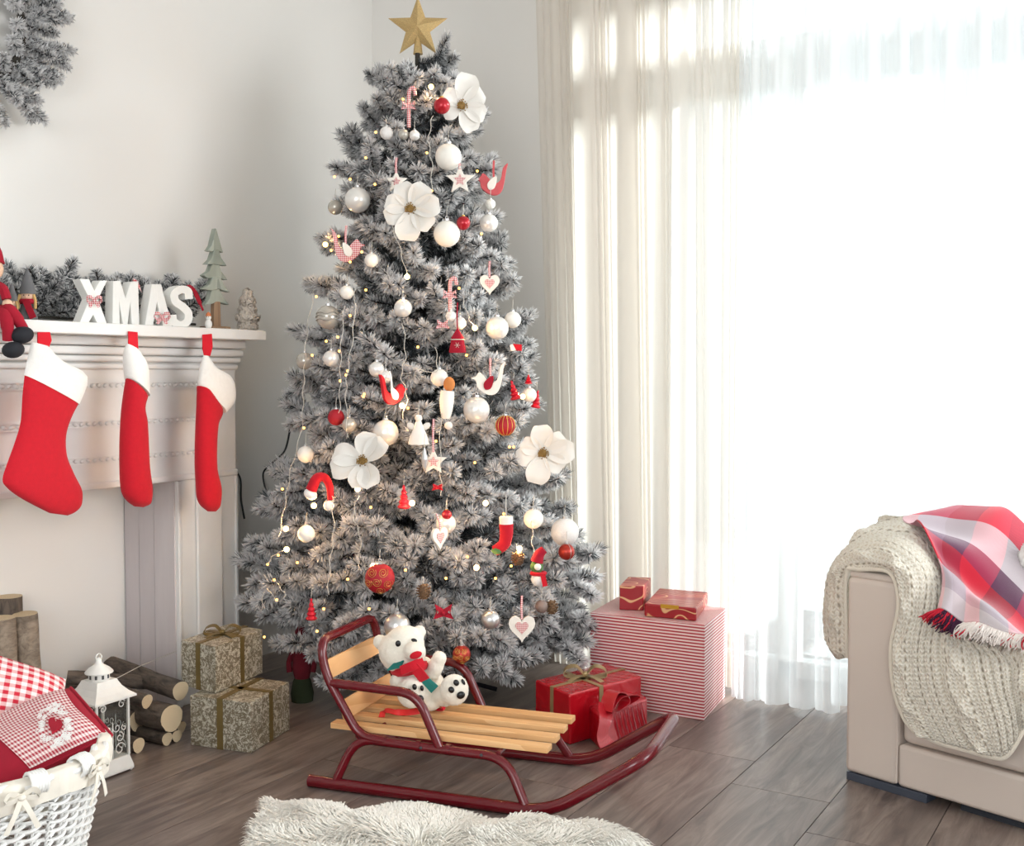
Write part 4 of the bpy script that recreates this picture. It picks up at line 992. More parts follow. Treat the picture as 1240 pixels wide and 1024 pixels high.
gnome(34, 386, .95, -2.70, 'gnome doll with pointed grey hat, blond braids and dark red scarf')
gnome(15, 386, .66, -2.66, 'smaller grey-hatted gnome tucked behind the dangling elf doll', False)
# dangling elf doll, mostly outside the frame
ps = onx(-3, 388, -2.60); ps.z = ZT + .005; u = depth(ps) / FPX
o = thing('elf_doll', 'seated cloth elf doll with dark red trousers and black shoes dangling over the shelf edge', 'doll', (-2.62, ps.y, ZT), 0)
q = lambda px, py, dx=0: onx(px, py, -2.60 + dx)
mb = MB(); c = q(-4, 365, -.02)
mb.tube([Vector((-2.63, c.y, ZT + .002)), Vector((-2.635, c.y, ZT + .05)), Vector((-2.64, c.y, ZT + .10))], [.036, .032, .018], 14)
mb.build('torso', m_greyf, o, world=True)
MB().ell(Vector((-2.64, c.y + .004, ZT + .128)), (.026, .026, .03), 14, 10).build('head', m_skin, o, world=True)
MB().tube(smooth_path([Vector((-2.64, c.y + .004, ZT + .145)), Vector((-2.64, c.y + .004, ZT + .18)), Vector((-2.64, c.y - .03, ZT + .21))], 4), [.03 - .0028 * i for i in range(9)], 10).build('pointed_hat', m_feltdark, o, world=True)
MB().tube(smooth_path([Vector((-2.62, c.y + .005, ZT + .085)), q(4, 350, .01), q(8, 362, .02)], 4), .012, 8).build('arm', m_feltdark, o, world=True)
MB().ell(q(9, 368, .02), .013, 10, 8).build('hand', m_skin, o, world=True)
kx = .035
MB().tube(smooth_path([Vector((-2.61, c.y + .01, ZT + .02)), q(12, 376, kx), q(22, 388, kx + .01), q(28, 398, kx + .01)], 5), [.017] * 6 + [.016] * 5 + [.014] * 5, 10).build('leg', m_feltdark, o, world=True)
MB().tube(smooth_path([Vector((-2.61, c.y - .005, ZT + .02)), q(6, 382, kx), q(9, 396, kx + .005), q(10, 412, kx)], 5), [.017] * 6 + [.016] * 5 + [.014] * 5, 10).build('leg', m_feltdark, o, world=True)
for (x, y, rx, rz, an) in ((27, 405.5, .030, .022, .2), (16, 423.5, .029, .021, .15)):
    MB().ell(q(x, y, kx + .018), (.024, rx, rz), 16, 10, Matrix.Rotation(an, 3, 'X')).build('shoe', m_black, o, world=True)

# ================================================================== wreath on the left wall
wc = onx(-42, 18, WX + .05); wr = thing('frosted_wreath', 'frosted fir wreath hanging on the white left wall', 'wreath', (WX + .02, wc.y, wc.z))
mb = MB(); rr = .175
mb.tube([(.035, rr * math.cos(a), rr * math.sin(a)) for a in np.linspace(0, 2 * PI, 33)[:-1]], .012, 8, True).build('ring', m_bark_t, wr)
R = random.Random(11)
for i in range(96):
    a = 2 * PI * i / 96 + R.uniform(-.05, .05); lay = i % 3
    o = link('sprig', R.choice(WSPRIG), wr); k = (1.0, .85, .62)[lay] * R.uniform(.85, 1.1)
    sw = R.uniform(.15, .6) * (1 if i % 2 else -1); outv = Vector(((.12, .35, .7)[lay] + R.uniform(-.05, .1), math.cos(a + sw), math.sin(a + sw))).normalized()
    if lay == 2 and i % 2: outv = Vector((.7, -math.cos(a), -math.sin(a))).normalized(); k *= .6
    o.location = (.035, rr * math.cos(a), rr * math.sin(a)); o.rotation_euler = outv.to_track_quat('X', 'Z').to_euler(); o.scale = (k, 1.15, 1.15)
# ================================================================== gifts
def giftbox(name, label, F, L, R, z0, z1, mat, group=None, bevel=.003, ext=None):
    F, L, R = Vector(F), Vector(L), Vector(R); B_ = L + R - F
    for q in (F, L, R, B_): q.z = 0
    c = (F + B_) / 2; t = thing(name, label, 'gift', (c.x, c.y, z0), 0, group)
    m = MB(); lo = [q - c for q in (F, R, B_, L)]; m.prism([Vector((q.x, q.y, 0)) for q in lo], (0, 0, z1 - z0))
    m.build('wrapped_box', mat, t, smooth=0, bevel=bevel, seg=3)
    return t, F - c, L - c, R - c, B_ - c, z1 - z0
def band(t, a, b, c, d, h, w, mat, f0=.5, th=.0014, name='ribbon_band'):
    """ribbon round the box in the vertical plane through side-fraction f0 between edges a-b and d-c"""
    p, q = a.lerp(b, f0), d.lerp(c, f0); ctr = (p + q) / 2; e = .0012
    out = (p - q).normalized() * e; side = (b - a).normalized()
    pts = [p + out, p + out + Vector((0, 0, h)), q - out + Vector((0, 0, h)), q - out]
    pts[1].z = pts[2].z = h + e
    for (s, r) in ((0, 1), (1, 2), (2, 3)):
        A, B2 = Vector(pts[s]), Vector(pts[r]); MB().ribbon([A, A.lerp(B2, .5), B2], w, side, th).build(name, mat, t)
def bow(t, c, s, mat, rot=0, tails=True, name='bow'):
    Rm = Matrix.Rotation(rot, 3, 'Z'); b = MB().ell(c + Vector((0, 0, .15 * s)), (.12 * s, .12 * s, .10 * s), 10, 8).build(name, mat, t)
    for k in (-1, 1):
        pts = smooth_path([c + Rm @ Vector(p) * s for p in ((0, 0, .06), (k * .35, .1, .42), (k * .75, .05, .34), (k * .8, -.1, .1), (k * .4, -.12, .05), (0, 0, .06))], 5)
        MB().ribbon(pts, .28 * s, Rm @ Vector((0, 1, .25)), .0012).build('bow_loop', mat, b)
        if tails:
            pts = smooth_path([c + Rm @ Vector(p) * s for p in ((0, 0, .06), (k * .3, -.35, .12), (k * .65, -.75, .03))], 5)
            MB().ribbon(pts, .22 * s, Rm @ Vector((1, k * .5, 0)), .0012).build('bow_tail', mat, b)
def damask():
    g = G('damask_gift_paper'); v = g.tc(); n = g.noise(v, 70, 3, .6, 1.5)
    vo = g.node('TexVoronoi', {'Vector': v, 'Scale': 74.0}, feature='DISTANCE_TO_EDGE'); vo2 = g.node('TexVoronoi', {'Vector': v, 'Scale': 180.0})
    a = g.step(g.math('ADD', vo.outputs['Distance'], g.math('MULTIPLY', n, .25)), .30, .05); b = g.step(vo2.outputs['Distance'], .36, .06)
    f = g.math('MULTIPLY', g.step(g.noise(v, 52, 4, .75, 2), .53, .04), g.math('ADD', g.math('MULTIPLY', b, .35), .65)); f = g.math('MAXIMUM', f, g.math('MULTIPLY', a, g.math('SUBTRACT', 1, b)))
    col = g.mix(f, rgb(116, 106, 86), rgb(202, 198, 182))
    return g.end(g.bsdf(col, .42, 0, g.bump(g.noise(v, 9, 2), .3, .01)))
m_damask = damask(); m_olive = plain('olive_gold_ribbon', (118, 100, 58), .45, .25, var=.1)
# lower damask gift
F, L, R_ = onz(303, 912), None, None
F = Vector((-2.200, 2.250, 0)); L = Vector((-2.398, 2.214, 0)); R_ = Vector((-2.254, 2.466, 0))
t, f, l, r, b, h = giftbox('gift_box', 'lower of two stacked cream-and-bronze damask gifts beside the log pile', F, L, R_, 0, .142, m_damask, 'damask-wrapped gifts')
band(t, f, l, b, r, h, .020, m_olive, .5); band(t, f, r, b, l, h, .020, m_olive, .5)
F = Vector((-2.345, 2.262, 0)); L = Vector((-2.490, 2.268, 0)); R_ = Vector((-2.385, 2.492, 0))
t, f, l, r, b, h = giftbox('gift_box', 'upper of two stacked damask gifts, topped with a gold bow', F, L, R_, .1435, .277, m_damask, 'damask-wrapped gifts')
band(t, f, l, b, r, h, .018, m_olive, .5); band(t, f, r, b, l, h, .018, m_olive, .55); bow(t, Vector((0, 0, h)), .062, m_olive, .6)
# striped box
def stripes():
    g = G('red_and_white_striped_paper'); x = g.node('SeparateXYZ', {0: g.tc()}); geo = g.node('NewGeometry'); nx = g.node('SeparateXYZ', {0: geo.outputs['Normal']})
    top = g.step(nx.outputs[2], .6, .1)
    coord = g.math('ADD', g.math('MULTIPLY', x.outputs[2], g.math('SUBTRACT', 1, top)), g.math('MULTIPLY', x.outputs[1], top))
    s = g.step(g.math('PINGPONG', g.math('MULTIPLY', coord, 103.0), .5), .235, .05)
    col = g.mix(s, rgb(178, 40, 58), rgb(236, 214, 210)); return g.end(g.bsdf(col, .5, 0, g.bump(g.noise(g.tc(), 5, 2), .25, .01)))
F = Vector((-1.236, 3.174, 0)); R_ = Vector((-1.270, 3.445, 0)); L = Vector((-1.615, 3.158, 0))
giftbox('striped_box', 'large box in thin red-and-white striped paper against the curtain', F, L, R_, 0, .292, stripes(), bevel=.002)
def swirl():
    g = G('red_paper_with_gold_swirls'); v = g.tc(); n = g.noise(v, 14, 1, .5)
    w_ = g.node('TexWave', {'Vector': v, 'Scale': 15.0, 'Distortion': 14.0, 'Detail': 0.0, 'Detail Scale': .8}, wave_type='RINGS').outputs['Fac']
    s = g.step(w_, .95, .03); col = g.mix(s, rgb(156, 28, 38), rgb(222, 178, 130))
    return g.end(g.bsdf(col, .35, 0, g.bump(v and g.noise(v, 12, 2), .2, .01)))
m_swirl = swirl()
z = .293
def onzb(pts, z): return [onz(x, y, z) for x, y in pts]
# small cube gift: base corners from the photo
Fq, Lq, Rq = onzb([(780, 738), (750, 738), (788, 727)], z); Fq = onz(779, 739, z)
t, f, l, r, b, h = giftbox('small_gift', 'small cube gift in red paper with gold swirls on the striped box', (Fq.x, Fq.y, 0), (Lq.x, Lq.y, 0), (Rq.x, Rq.y, 0), z, z + .078, m_swirl, 'red swirl-paper gifts')
Fq, Lq, Rq = onz(843, 752, z), onz(780, 746, z), onz(858, 737, z)
zt = z + .040
t, f, l, r, b, h = giftbox('flat_gift', 'flat gift in red paper with gold swirls on the striped box', (Fq.x, Fq.y, 0), (Lq.x, Lq.y, 0), (Rq.x - .03, Rq.y + .07, 0), z, zt, m_swirl, 'red swirl-paper gifts', bevel=.005)
MB().ribbon([f.lerp(l, .35) + Vector((.004, -.002, h * .95)), f.lerp(l, .7) + Vector((.004, -.002, h * .95))], .012, (0, 0, 1), .001).build('gold_sticker', plain('yellow_gold', (196, 150, 44), .4, .3), t)
# red foil gift + small crumpled one
def foil(name, c, rough=.25):
    g = G(name); v = g.tc(); n = g.noise(v, 16, 3, .5, 1.2)
    return g.end(g.bsdf(rgb(*c), rough, .15, g.bump(n, .5, .012), Coat_Weight=.5))
m_foil = foil('red_foil_paper', (186, 14, 30)); m_paleg = plain('pale_gold_ribbon', (170, 148, 108), .35, .4, var=.1)
zt = .145
F, L, R_ = onz(690, 841, zt), onz(648, 823, zt), onz(777, 818, zt)
t, f, l, r, b, h = giftbox('red_gift', 'red foil gift with a pale gold bow beside the sledge', (F.x, F.y, 0), (L.x, L.y, 0), (R_.x, R_.y, 0), 0, zt, m_foil, bevel=.006)
band(t, f, r, b, l, h, .016, m_paleg, .42); band(t, f, l, b, r, h, .016, m_paleg, .5); bow(t, Vector((-.012, 0, h)), .075, m_paleg, .5)
# small tissue-wrapped parcel leaning in front
F, L, R_ = onz(731, 890, 0), onz(722, 885, 0), onz(786, 868, 0)
def sp(p, k): return (p.x, p.y, 0)
Fp, Rp = onz(726, 908, 0), onz(784, 884, 0); dn = Vector((-.075, .075, 0))
t, f, l, r, b, h = giftbox('tissue_parcel', 'small glossy red tissue parcel with pleats in front of the red gift', Fp, Fp + dn, Rp, 0, .098, foil('red_tissue', (168, 10, 28), .35), bevel=.008)
m_satin = foil('red_satin_ribbon', (176, 12, 30), .5); e = (r - f).normalized(); nn = Vector((e.y, -e.x, 0))
for k in range(7):
    a = f.lerp(r, .30 + .09 * k) + nn * .003; MB().tube([a + Vector((0, 0, .094)), a + e * .012 + nn * .003 + Vector((0, 0, .05)), a + e * .03 + nn * .002 + Vector((0, 0, .006))], [.001, .0035, .002], 6).build('pleat', m_satin, t)
rb = thing('satin_ribbon_bow', 'wide red satin ribbon bow spilling over the red tissue parcel', 'bow', t.location + f.lerp(r, .12) + Vector((0, 0, .105)))
q0 = f.lerp(r, .12) + Vector((0, 0, .105))
MB().ribbon(smooth_path([q - q0 for q in (f.lerp(r, .15) + Vector((-.01, .01, .115)), f.lerp(r, .05) + nn * .010 + Vector((0, 0, .085)), f.lerp(r, -.02) + nn * .014 + Vector((0, 0, .04)), f.lerp(r, .10) + nn * .020 + Vector((0, 0, .002)))], 6), [.05] * 19, e, .002).build('ribbon_tail', m_satin, rb)
for (dx, hh, s) in ((.015, .045, .6), (.06, .03, 1.0)):
    MB().ribbon(smooth_path([Vector((0, 0, 0)), e * (.02 + dx * .4) + Vector((0, 0, hh)), e * (.055 + dx) + Vector((0, 0, hh * .8)), e * (.07 + dx) + Vector((0, 0, .008)), e * .03 + Vector((0, 0, -.004)), Vector((0, 0, 0))], 6), .045, nn, .002).build('ribbon_loop', m_satin, rb)

# ================================================================== sledge
SO = Vector((-1.895, 2.145, 0)); sl_yaw = math.atan2(.203, .979)
sg = thing('sledge', 'red tubular metal sledge with pine slats beside the tree', 'sledge', SO, sl_yaw)
rt = .0155
WD = .37
zr = rt
def S_(s, w, z): return Vector((s, w, z))
def runner_half(w): return [S_(.0, w, zr), S_(.60, w, zr), S_(.78, w, .115), S_(.865, w, .17)]
path = arc_path([S_(0, 0, zr), S_(.62, 0, zr), S_(.875, .0, .178), S_(.875, WD, .178), S_(.62, WD, zr), S_(0, WD, zr)], .10, 8)
path = arc_path([S_(0, 0, zr), S_(.635, 0, zr), S_(.872, .012, .172), S_(.872, WD - .012, .172), S_(.635, WD, zr), S_(0, WD, zr)], .07, 10)
MB().tube(path, rt, 14).build('runner_tube', m_redtube, sg)
for w in (0, WD): MB().ell(S_(.0, w, zr), (.004, rt * 1.02, rt * 1.02), 12, 8).build('end_cap', plain('red_plastic', (110, 20, 30), .5), sg)
r2 = .0118
for sgn, w in ((1, .03), (-1, WD - .03)):
    wf = w - sgn * .03
    # seat rail with front and rear leg in one bent tube
    MB().tube(arc_path([S_(.075, wf + sgn * .002, .026), S_(.115, w, .128), S_(.52, w, .124), S_(.578, wf + sgn * .002, .026)], .055, 8), r2, 12).build('seat_rail', m_redtube, sg)
    # armrest tube
    MB().tube(arc_path([S_(.048, w, .263), S_(.285, w, .258), S_(.345, w, .131)], .05, 8), r2, 12).build('armrest', m_redtube, sg)
    for s_ in (.29, .37): MB().tube([S_(s_ - .006, w, .127), S_(s_ + .006, w, .127)], r2 * 1.18, 12).build('clamp', m_redtube, sg)
    for s_ in (.30, .46): MB().ell(S_(s_, w - sgn * .011, .127), .004, 8, 6).build('bolt', plain('dark_steel', (80, 80, 84), .4, .8), sg)
# backrest loop
MB().tube(arc_path([S_(.20, .03, .130), S_(.125, .03, .135), S_(.03, .03, .285), S_(.014, .034, .368), S_(.014, WD - .034, .368), S_(.03, WD - .03, .285), S_(.125, WD - .03, .135), S_(.20, WD - .03, .130)], .05, 8), r2, 12).build('backrest_loop', m_redtube, sg)
MB().tube([S_(.13, .045, .135), S_(.17, .20, .145), S_(.215, WD - .05, .14)], .004, 6).build('brace_rod', m_redtube, sg)
# seat crossbars, slats
for s_ in (.12, .50): MB().tube([S_(s_, .03, .133), S_(s_, WD - .03, .133)], .006, 8).build('crossbar', m_redtube, sg)
slat = MB().box((0, -.0185, 0), (.585, .0185, .015)).mesh('slat', m_pine, 0)
for k in range(4):
    o = link('slat', slat, sg, .002); o.location = (.034 - .003 * k, .066 + k * .0785, .1390)
# back slats
for (z0, s0) in ((.325, .020), (.225, .066)):
    M_ = Matrix.Translation((s0 + .006, .0, z0 - .035)) @ Matrix.Rotation(-.35, 4, 'Y')
    m = MB().box((-.006, .042, -.024), (.006, WD - .042, .024), M_); m.build('back_slat', wood('pine_cross', (240, 196, 142), (206, 146, 88), 1, 22, .45), sg, bevel=.002)

# ================================================================== polar bear toy
bp = SO + Vector((math.cos(sl_yaw) * .235 - math.sin(sl_yaw) * .185, math.sin(sl_yaw) * .235 + math.cos(sl_yaw) * .185, .1558))
bear = thing('teddy_bear', 'white plush bear with red scarf sitting on the sledge slats', 'teddy bear', bp, YAW)
zb_ = depth(bp); ub = zb_ / FPX
def bcoord(px, py, y=0.0):
    q = P(px, py, zb_ + y) - bp; return Vector((q.dot(CR), q.dot(Vector((-math.sin(YAW), math.cos(YAW), 0))), q.z))
def e3(px, py, y, rx, ry=None, rz=None, R=None): ry = ry or rx; rz = rz or rx; return (bcoord(px, py, y), (rx * ub, ry * ub, rz * ub), R)
mb = MB()
lift = bcoord(516, 832, 0).z
parts = [e3(516, 833, .035, 24, 24, 25), e3(509, 812, .025, 20, 19, 18), e3(487, 789, 0, 29, 26, 26, Matrix.Rotation(.25, 3, 'Y')), e3(490, 779, 0, 24, 22, 22),
         e3(502, 788, -.055, 13, 12, 11), e3(460, 777, .01, 8.5, 6, 9), e3(508, 765, .015, 8, 6, 8.5),
         e3(484, 825, -.02, 12.5, 12, 11), e3(492, 815, 0, 11, 11, 10), e3(523, 815, .0, 10, 10, 10), e3(528, 806, -.01, 9.5, 9, 13, Matrix.Rotation(.25, 3, 'Y')), e3(532, 797, -.012, 9, 9, 9),
         e3(498, 838, -.05, 17, 13, 19), e3(505, 841, -.02, 16, 14, 15), e3(520, 850, .0, 15, 15, 10), e3(550, 835, -.045, 17.5, 12, 19), e3(538, 842, -.01, 16, 14, 13)]
for c, r_, R3 in parts: c.z = max(c.z, r_[2] * .92 + .0015); mb.ell(c, r_, 20, 14, R3)
m_plush = plain('white_bear_plush', (238, 232, 218), .98, var=.04, scale=160, bump=.6, bscale=600, Sheen_Weight=.4)
me = blob(mb, .0038, 4, .0005); me.materials.append(m_plush); link('body', me, bear)
m_eye = plain('black_bead', (14, 14, 18), .25)
def disc(px, py, y, rx, rz, rot, name, mat, th=2.2):
    MB().ell(bcoord(px, py, y), (rx * ub, th * ub, rz * ub), 14, 8, Matrix.Rotation(rot, 3, 'Y')).build(name, mat, bear)
disc(482, 779, -.058, 3.3, 3.8, .1, 'eye', m_eye); disc(501.5, 775, -.050, 3.8, 2.2, .3, 'eye', m_eye)
disc(503.5, 793, -.083, 7.6, 4.4, -.35, 'mouth', m_felt, 2.4)
for (x, y, a, b2) in ((495, 837, 3.2, 3.6), (502, 831.5, 2.8, 3.6), (511, 833, 2.2, 3.4), (508.5, 846, 4.6, 4.8)): disc(x, y, -.0805 + (.008 if x > 506 else 0), a, b2, -.2, 'paw_pad', m_eye, 2.6)
for (x, y, a, b2) in ((546.5, 835, 3.6, 4.0), (552.5, 826.5, 3.4, 4.0), (561, 825.5, 1.9, 4.0), (558, 841.5, 5.2, 4.4)): disc(x, y, -.072 + (.012 if x > 559 else 0), a, b2, -.5, 'paw_pad', m_eye, 2.6)
MB().tube([bcoord(496 + 18 * math.cos(a), 808 - 4 * math.sin(a) - 4 * math.cos(a), .012 - .066 * -math.sin(a)) for a in np.linspace(0, 2 * PI, 25)[:-1]], 5.6 * ub, 10, True).build('scarf', m_felt, bear)
MB().ribbon(smooth_path([bcoord(512, 800, -.058), bcoord(500, 806, -.075), bcoord(486, 812, -.066)], 5), 11 * ub, (0, .3, 1), .007).build('scarf_knot', m_felt, bear)
MB().ribbon(smooth_path([bcoord(500, 806, -.072), bcoord(508, 815, -.068), bcoord(515, 824, -.05)], 5), 12 * ub, (1, 0, .6), .006).build('scarf_end', m_felt, bear)
for (x0, y0, x1, y1, n) in ((513, 822, 526, 836, 9), (487, 804, 472, 809, 9)):
    m = MB()
    for k in range(n): dz_ = (k - n / 2) * 1.3; m.tube([bcoord(x0 - dz_ * .4, y0 + dz_ * .7, -.054), bcoord(x1 - dz_ * .7, y1 + dz_ * .7 - 1, -.05)], 1.0 * ub, 5)
    m.build('scarf_fringe', m_teal, bear, kind='stuff')
# loose red ribbon on the slats under the bear
rp = [(462, 868), (466, 860), (480, 862), (497, 862), (515, 859)]
o = thing('red_ribbon', 'loose red ribbon lying on the sledge slats in front of the bear', 'ribbon', onz(480, 863, .157))
MB().ribbon(smooth_path([onz(x, y, .158 + dz) for (x, y), dz in zip(rp, (0, .012, .014, .003, .001))], 6), [.016] * 25, (.2, .9, .5), .0015).build('band', plain('coral_ribbon', (220, 44, 44), .6, var=.08), o, world=True)
o = thing('red_felt_knot', 'small red ribbon knot on the slats below the bear feet', 'ribbon', onz(530, 860, .157))
for k in (-1, 1): MB().ribbon(smooth_path([Vector((0, 0, .004)), Vector((k * .012, 0, .016)), Vector((k * .018, .004, .004)), Vector((0, 0, .003))], 4), .012, (0, 1, .3), .0015).build('loop', m_felt, o)
MB().ell((0, 0, .006), .005, 8, 6).build('knot', m_felt, o)

# ================================================================== firewood
def barkm(name, c1, c2, ax=0):
    g = G(name); info = g.node('ObjectInfo'); off = g.node('CombineXYZ'); g.set(off.inputs[0], g.math('MULTIPLY', info.outputs['Random'], 9)); sc = [1, 1, 1]; sc[ax] = .35
    v = g.mapping(tuple(sc), loc=off.outputs[0]); n = g.noise(v, 60, 5, .65, .6); n2 = g.noise(v, 12, 3)
    col = g.ramp(n, [(.3, rgb(*c1)), (.62, rgb(*c2))]); col = g.mix(g.math('MULTIPLY', g.step(n2, .6, .06), .35), col, rgb(62, 54, 48)); return g.end(g.bsdf(col, .9, 0, g.bump(n, .7, .004)))
m_bark = barkm('dark_log_bark', (48, 44, 42), (104, 92, 82)); m_barkpale = barkm('pale_log_bark', (120, 106, 92), (168, 152, 134), 2)
def endm():
    g = G('sawn_log_end'); v = g.tc(); x = g.node('SeparateXYZ', {0: v}); r_ = g.math('SQRT', g.math('ADD', g.math('POWER', x.outputs[1], 2), g.math('POWER', x.outputs[2], 2)))
    s = g.math('FRACT', g.math('MULTIPLY', g.math('ADD', r_, g.math('MULTIPLY', g.noise(v, 30), .006)), 330)); return g.end(g.bsdf(g.mix(g.math('MULTIPLY', g.step(s, .6, .3), .7), rgb(228, 210, 176), rgb(176, 146, 108)), .8))
m_end = endm()
def log(label, c, r, L, dirv, end=None, group='split and round logs in the pile by the lantern', bark=None, lump=.06):
    dirv = Vector(dirv).normalized(); Rm = dirv.to_track_quat('X', 'Z').to_matrix()
    o = thing('log', label, 'log', c, 0, group, R=Rm); R = random.Random(hash(label) % 997); n = 20; mb = MB(); vs = []; K = 9
    for i in range(K + 1):
        t = i / K
        for k in range(n):
            a = 2 * PI * k / n; rr = r * (1 + lump * math.sin(3 * a + 5 * t + R.random() * .25) + .03 * R.uniform(-1, 1))
            vs.append((-L * t, math.cos(a) * rr, math.sin(a) * rr))
    mb.add(vs, [(i * n + k, (i + 1) * n + k, (i + 1) * n + (k + 1) % n, i * n + (k + 1) % n) for i in range(K) for k in range(n)])
    mb.build('bark', bark or m_bark, o)
    MB().add([(.0004, vs[k][1], vs[k][2]) for k in range(n)], [tuple(range(n))]).build('sawn_end', m_end, o, smooth=0)
    MB().add([(-L - .0004, vs[K * n + k][1], vs[K * n + k][2]) for k in range(n)], [tuple(range(n))[::-1]]).build('sawn_end', m_end, o, smooth=0)
    return o
XE = -2.45
def lend(px, py, X=XE): return onx(px, py, X)
def rest(p, r): p.z = max(p.z, r + .001); return p
log('lowest log at the left, its round sawn end beside the lantern', rest(lend(168, 907, -2.47), .021), .021, .34, (1, .03, 0))
log('bottom log, left one of a touching pair of sawn ends', rest(lend(202.5, 902.5), .0185), .0185, .36, (1, .0, 0))
log('bottom log nearest the lower damask gift', rest(lend(214.5, 898), .017), .017, .36, (1, -.06, 0))
log('thickest log of the pile with a cracked pale end', lend(208, 869, -2.44), .038, .33, (1, -.05, .02), lump=.04)
log('small log end wedged right of the thickest log', lend(220, 880, -2.46), .0165, .30, (1, .05, 0))
log('long upper log with a clean oval end by the upper gift', lend(218.5, 836, -2.46), .0275, .34, (1, -.1, -.06), lump=.05)
log('log with an orange split face on top of the thick one', lend(178, 849, -2.50), .020, .22, (1, .05, -.12))
log('dark log at the back left of the pile, half hidden', lend(160, 846, -2.60), .028, .26, (1, .1, 0))
log('thin dark log lying across the top of the pile', lend(186, 826, -2.60), .020, .24, (.6, .75, -.15))
log('dark log behind the lantern in the middle of the pile', lend(166, 872, -2.56), .030, .28, (1, .1, 0))
# logs standing upright inside the fireplace
def standing(label, px0, px1, py0, X, lean=.04, r=None, bark=None):
    a, b = onx(px0, py0, X), onx(px1, py0, X); r = r or (b - a).length / 2; c = (a + b) / 2
    log(label, c, r, c.z / math.cos(lean) - r * math.sin(abs(lean)) - .002, (lean * .3, -lean * 1.4, 1), None, 'logs standing upright inside the fireplace', bark or m_barkpale, .03)
standing('upright pale log at the right, a little lower than its neighbour', 18, 42, 743, -2.83, .05, .034)
standing('upright pale log in the middle, cut by the picture edge', -12, 16, 748, -2.84, .03, .036)
standing('tallest upright log, at the back against the wall', -6, 27, 722, -2.90, 0.0, .038, m_bark)
o = thing('twine', 'thin pale twine stretched from the log pile towards the pilaster', 'twine', lend(150, 827, -2.66)); MB().tube([lend(132, 826, -2.62), lend(170, 806, -2.64), lend(214, 788, -2.68)], .0011, 5).build('strand', m_cord, o, world=True)

# ================================================================== lantern
LC = Vector((-2.438, 1.94, 0)); lt = thing('lantern', 'white metal lantern with scrollwork sides beside the firewood pile', 'lantern', LC)
m_lant = plain('worn_white_metal', (232, 231, 226), .5, var=.06, scale=30)
MB().box((-.060, -.060, .004), (.060, .060, .012)).box((-.053, -.053, .012), (.053, .053, .020)).build('base_plate', m_lant, lt, bevel=.002)
mb = MB(); a0, a1 = .060, .052
vs = [(sx * a, sy * a, z) for (a, z) in ((a0, .012), (a1, .042)) for (sx, sy) in ((-1, -1), (1, -1), (1, 1), (-1, 1))]
mb.add(vs, [(3, 2, 1, 0), (4, 5, 6, 7)] + [(k, (k + 1) % 4, (k + 1) % 4 + 4, k + 4) for k in range(4)]).build('flared_base', m_lant, lt, smooth=0, bevel=.001)
for sx in (-1, 1):
    for sy in (-1, 1):
        MB().box((sx * .050 - .003, sy * .050 - .003, .042), (sx * .050 + .003, sy * .050 + .003, .200)).build('corner_post', m_lant, lt)
        MB().ell((sx * .054, sy * .054, .003), .004, 8, 6).build('foot', m_lant, lt)
# pagoda roof
def pyr(prof):
    m = MB(); vs = [(sx * a, sy * a, z) for (a, z) in prof for (sx, sy) in ((-1, -1), (1, -1), (1, 1), (-1, 1))]; n = len(prof)
    m.add(vs, [(3, 2, 1, 0), tuple(range(4 * n - 4, 4 * n))] + [(i * 4 + k, i * 4 + (k + 1) % 4, i * 4 + 4 + (k + 1) % 4, i * 4 + 4 + k) for i in range(n - 1) for k in range(4)]); return m
pyr([(.066, .198), (.066, .203), (.052, .214), (.040, .228), (.034, .240), (.031, .247)]).build('roof', m_lant, lt, smooth=0)
MB().lathe([(.027, .246), (.027, .266)], 20).build('vent_collar', m_lant, lt)
m = MB()
for k in range(10): a = 2 * PI * k / 10 + .3; c, s = math.cos(a), math.sin(a); m.box((-.0006, -.0028, -.005), (.0012, .0028, .005), Matrix.Translation((c * .027, s * .027, .257)) @ Matrix.Rotation(a, 4, 'Z'))
m.build('vent_slots', plain('vent_shadow_metal', (70, 70, 72), .7), lt, kind='stuff')
MB().lathe([(.036, .265), (.036, .268), (.026, .278), (.013, .286), (.009, .290), (.006, .302), (0, .306)], 22).build('cap', m_lant, lt)
MB().tube([(0, .009 * math.cos(a), .306 + .009 * math.sin(a)) for a in np.linspace(0, 2 * PI, 15)[:-1]], .0016, 6, True).build('ring_handle', m_lant, lt)
def scroll(face):
    m = MB(); A = Matrix.Rotation(face * PI / 2, 4, 'Z')
    def sp_(cy, cz, r, turns, a0, sgn):
        pts = [Vector((.050, cy + sgn * (r * (1 - .75 * t)) * math.cos(a0 + turns * 2 * PI * t), cz + (r * (1 - .75 * t)) * math.sin(a0 + turns * 2 * PI * t))) for t in np.linspace(0, 1, 22)]
        m.tube([A @ p for p in pts], .0014, 5)
    for s in (-1, 1):
        sp_(s * .022, .064, .018, 1.2, 0, s); sp_(s * .022, .095, .014, 1.2, 1.5, -s); sp_(s * .013, .122, .012, 1.1, 3, s); sp_(s * .030, .182, .012, 1.2, .5, s); sp_(s * .036, .118, .009, 1.1, 2, s)
    m.tube([A @ Vector((.050, 0, .042)), A @ Vector((.050, 0, .135)), A @ Vector((.050, 0, .142))], [.0013, .0016, .0004], 5)
    m.tube([A @ Vector((.050, -.048, .195)), A @ Vector((.050, .048, .195))], .002, 5)
    m.build('scrollwork', m_lant, lt, kind='stuff')
for k in range(4): scroll(k)
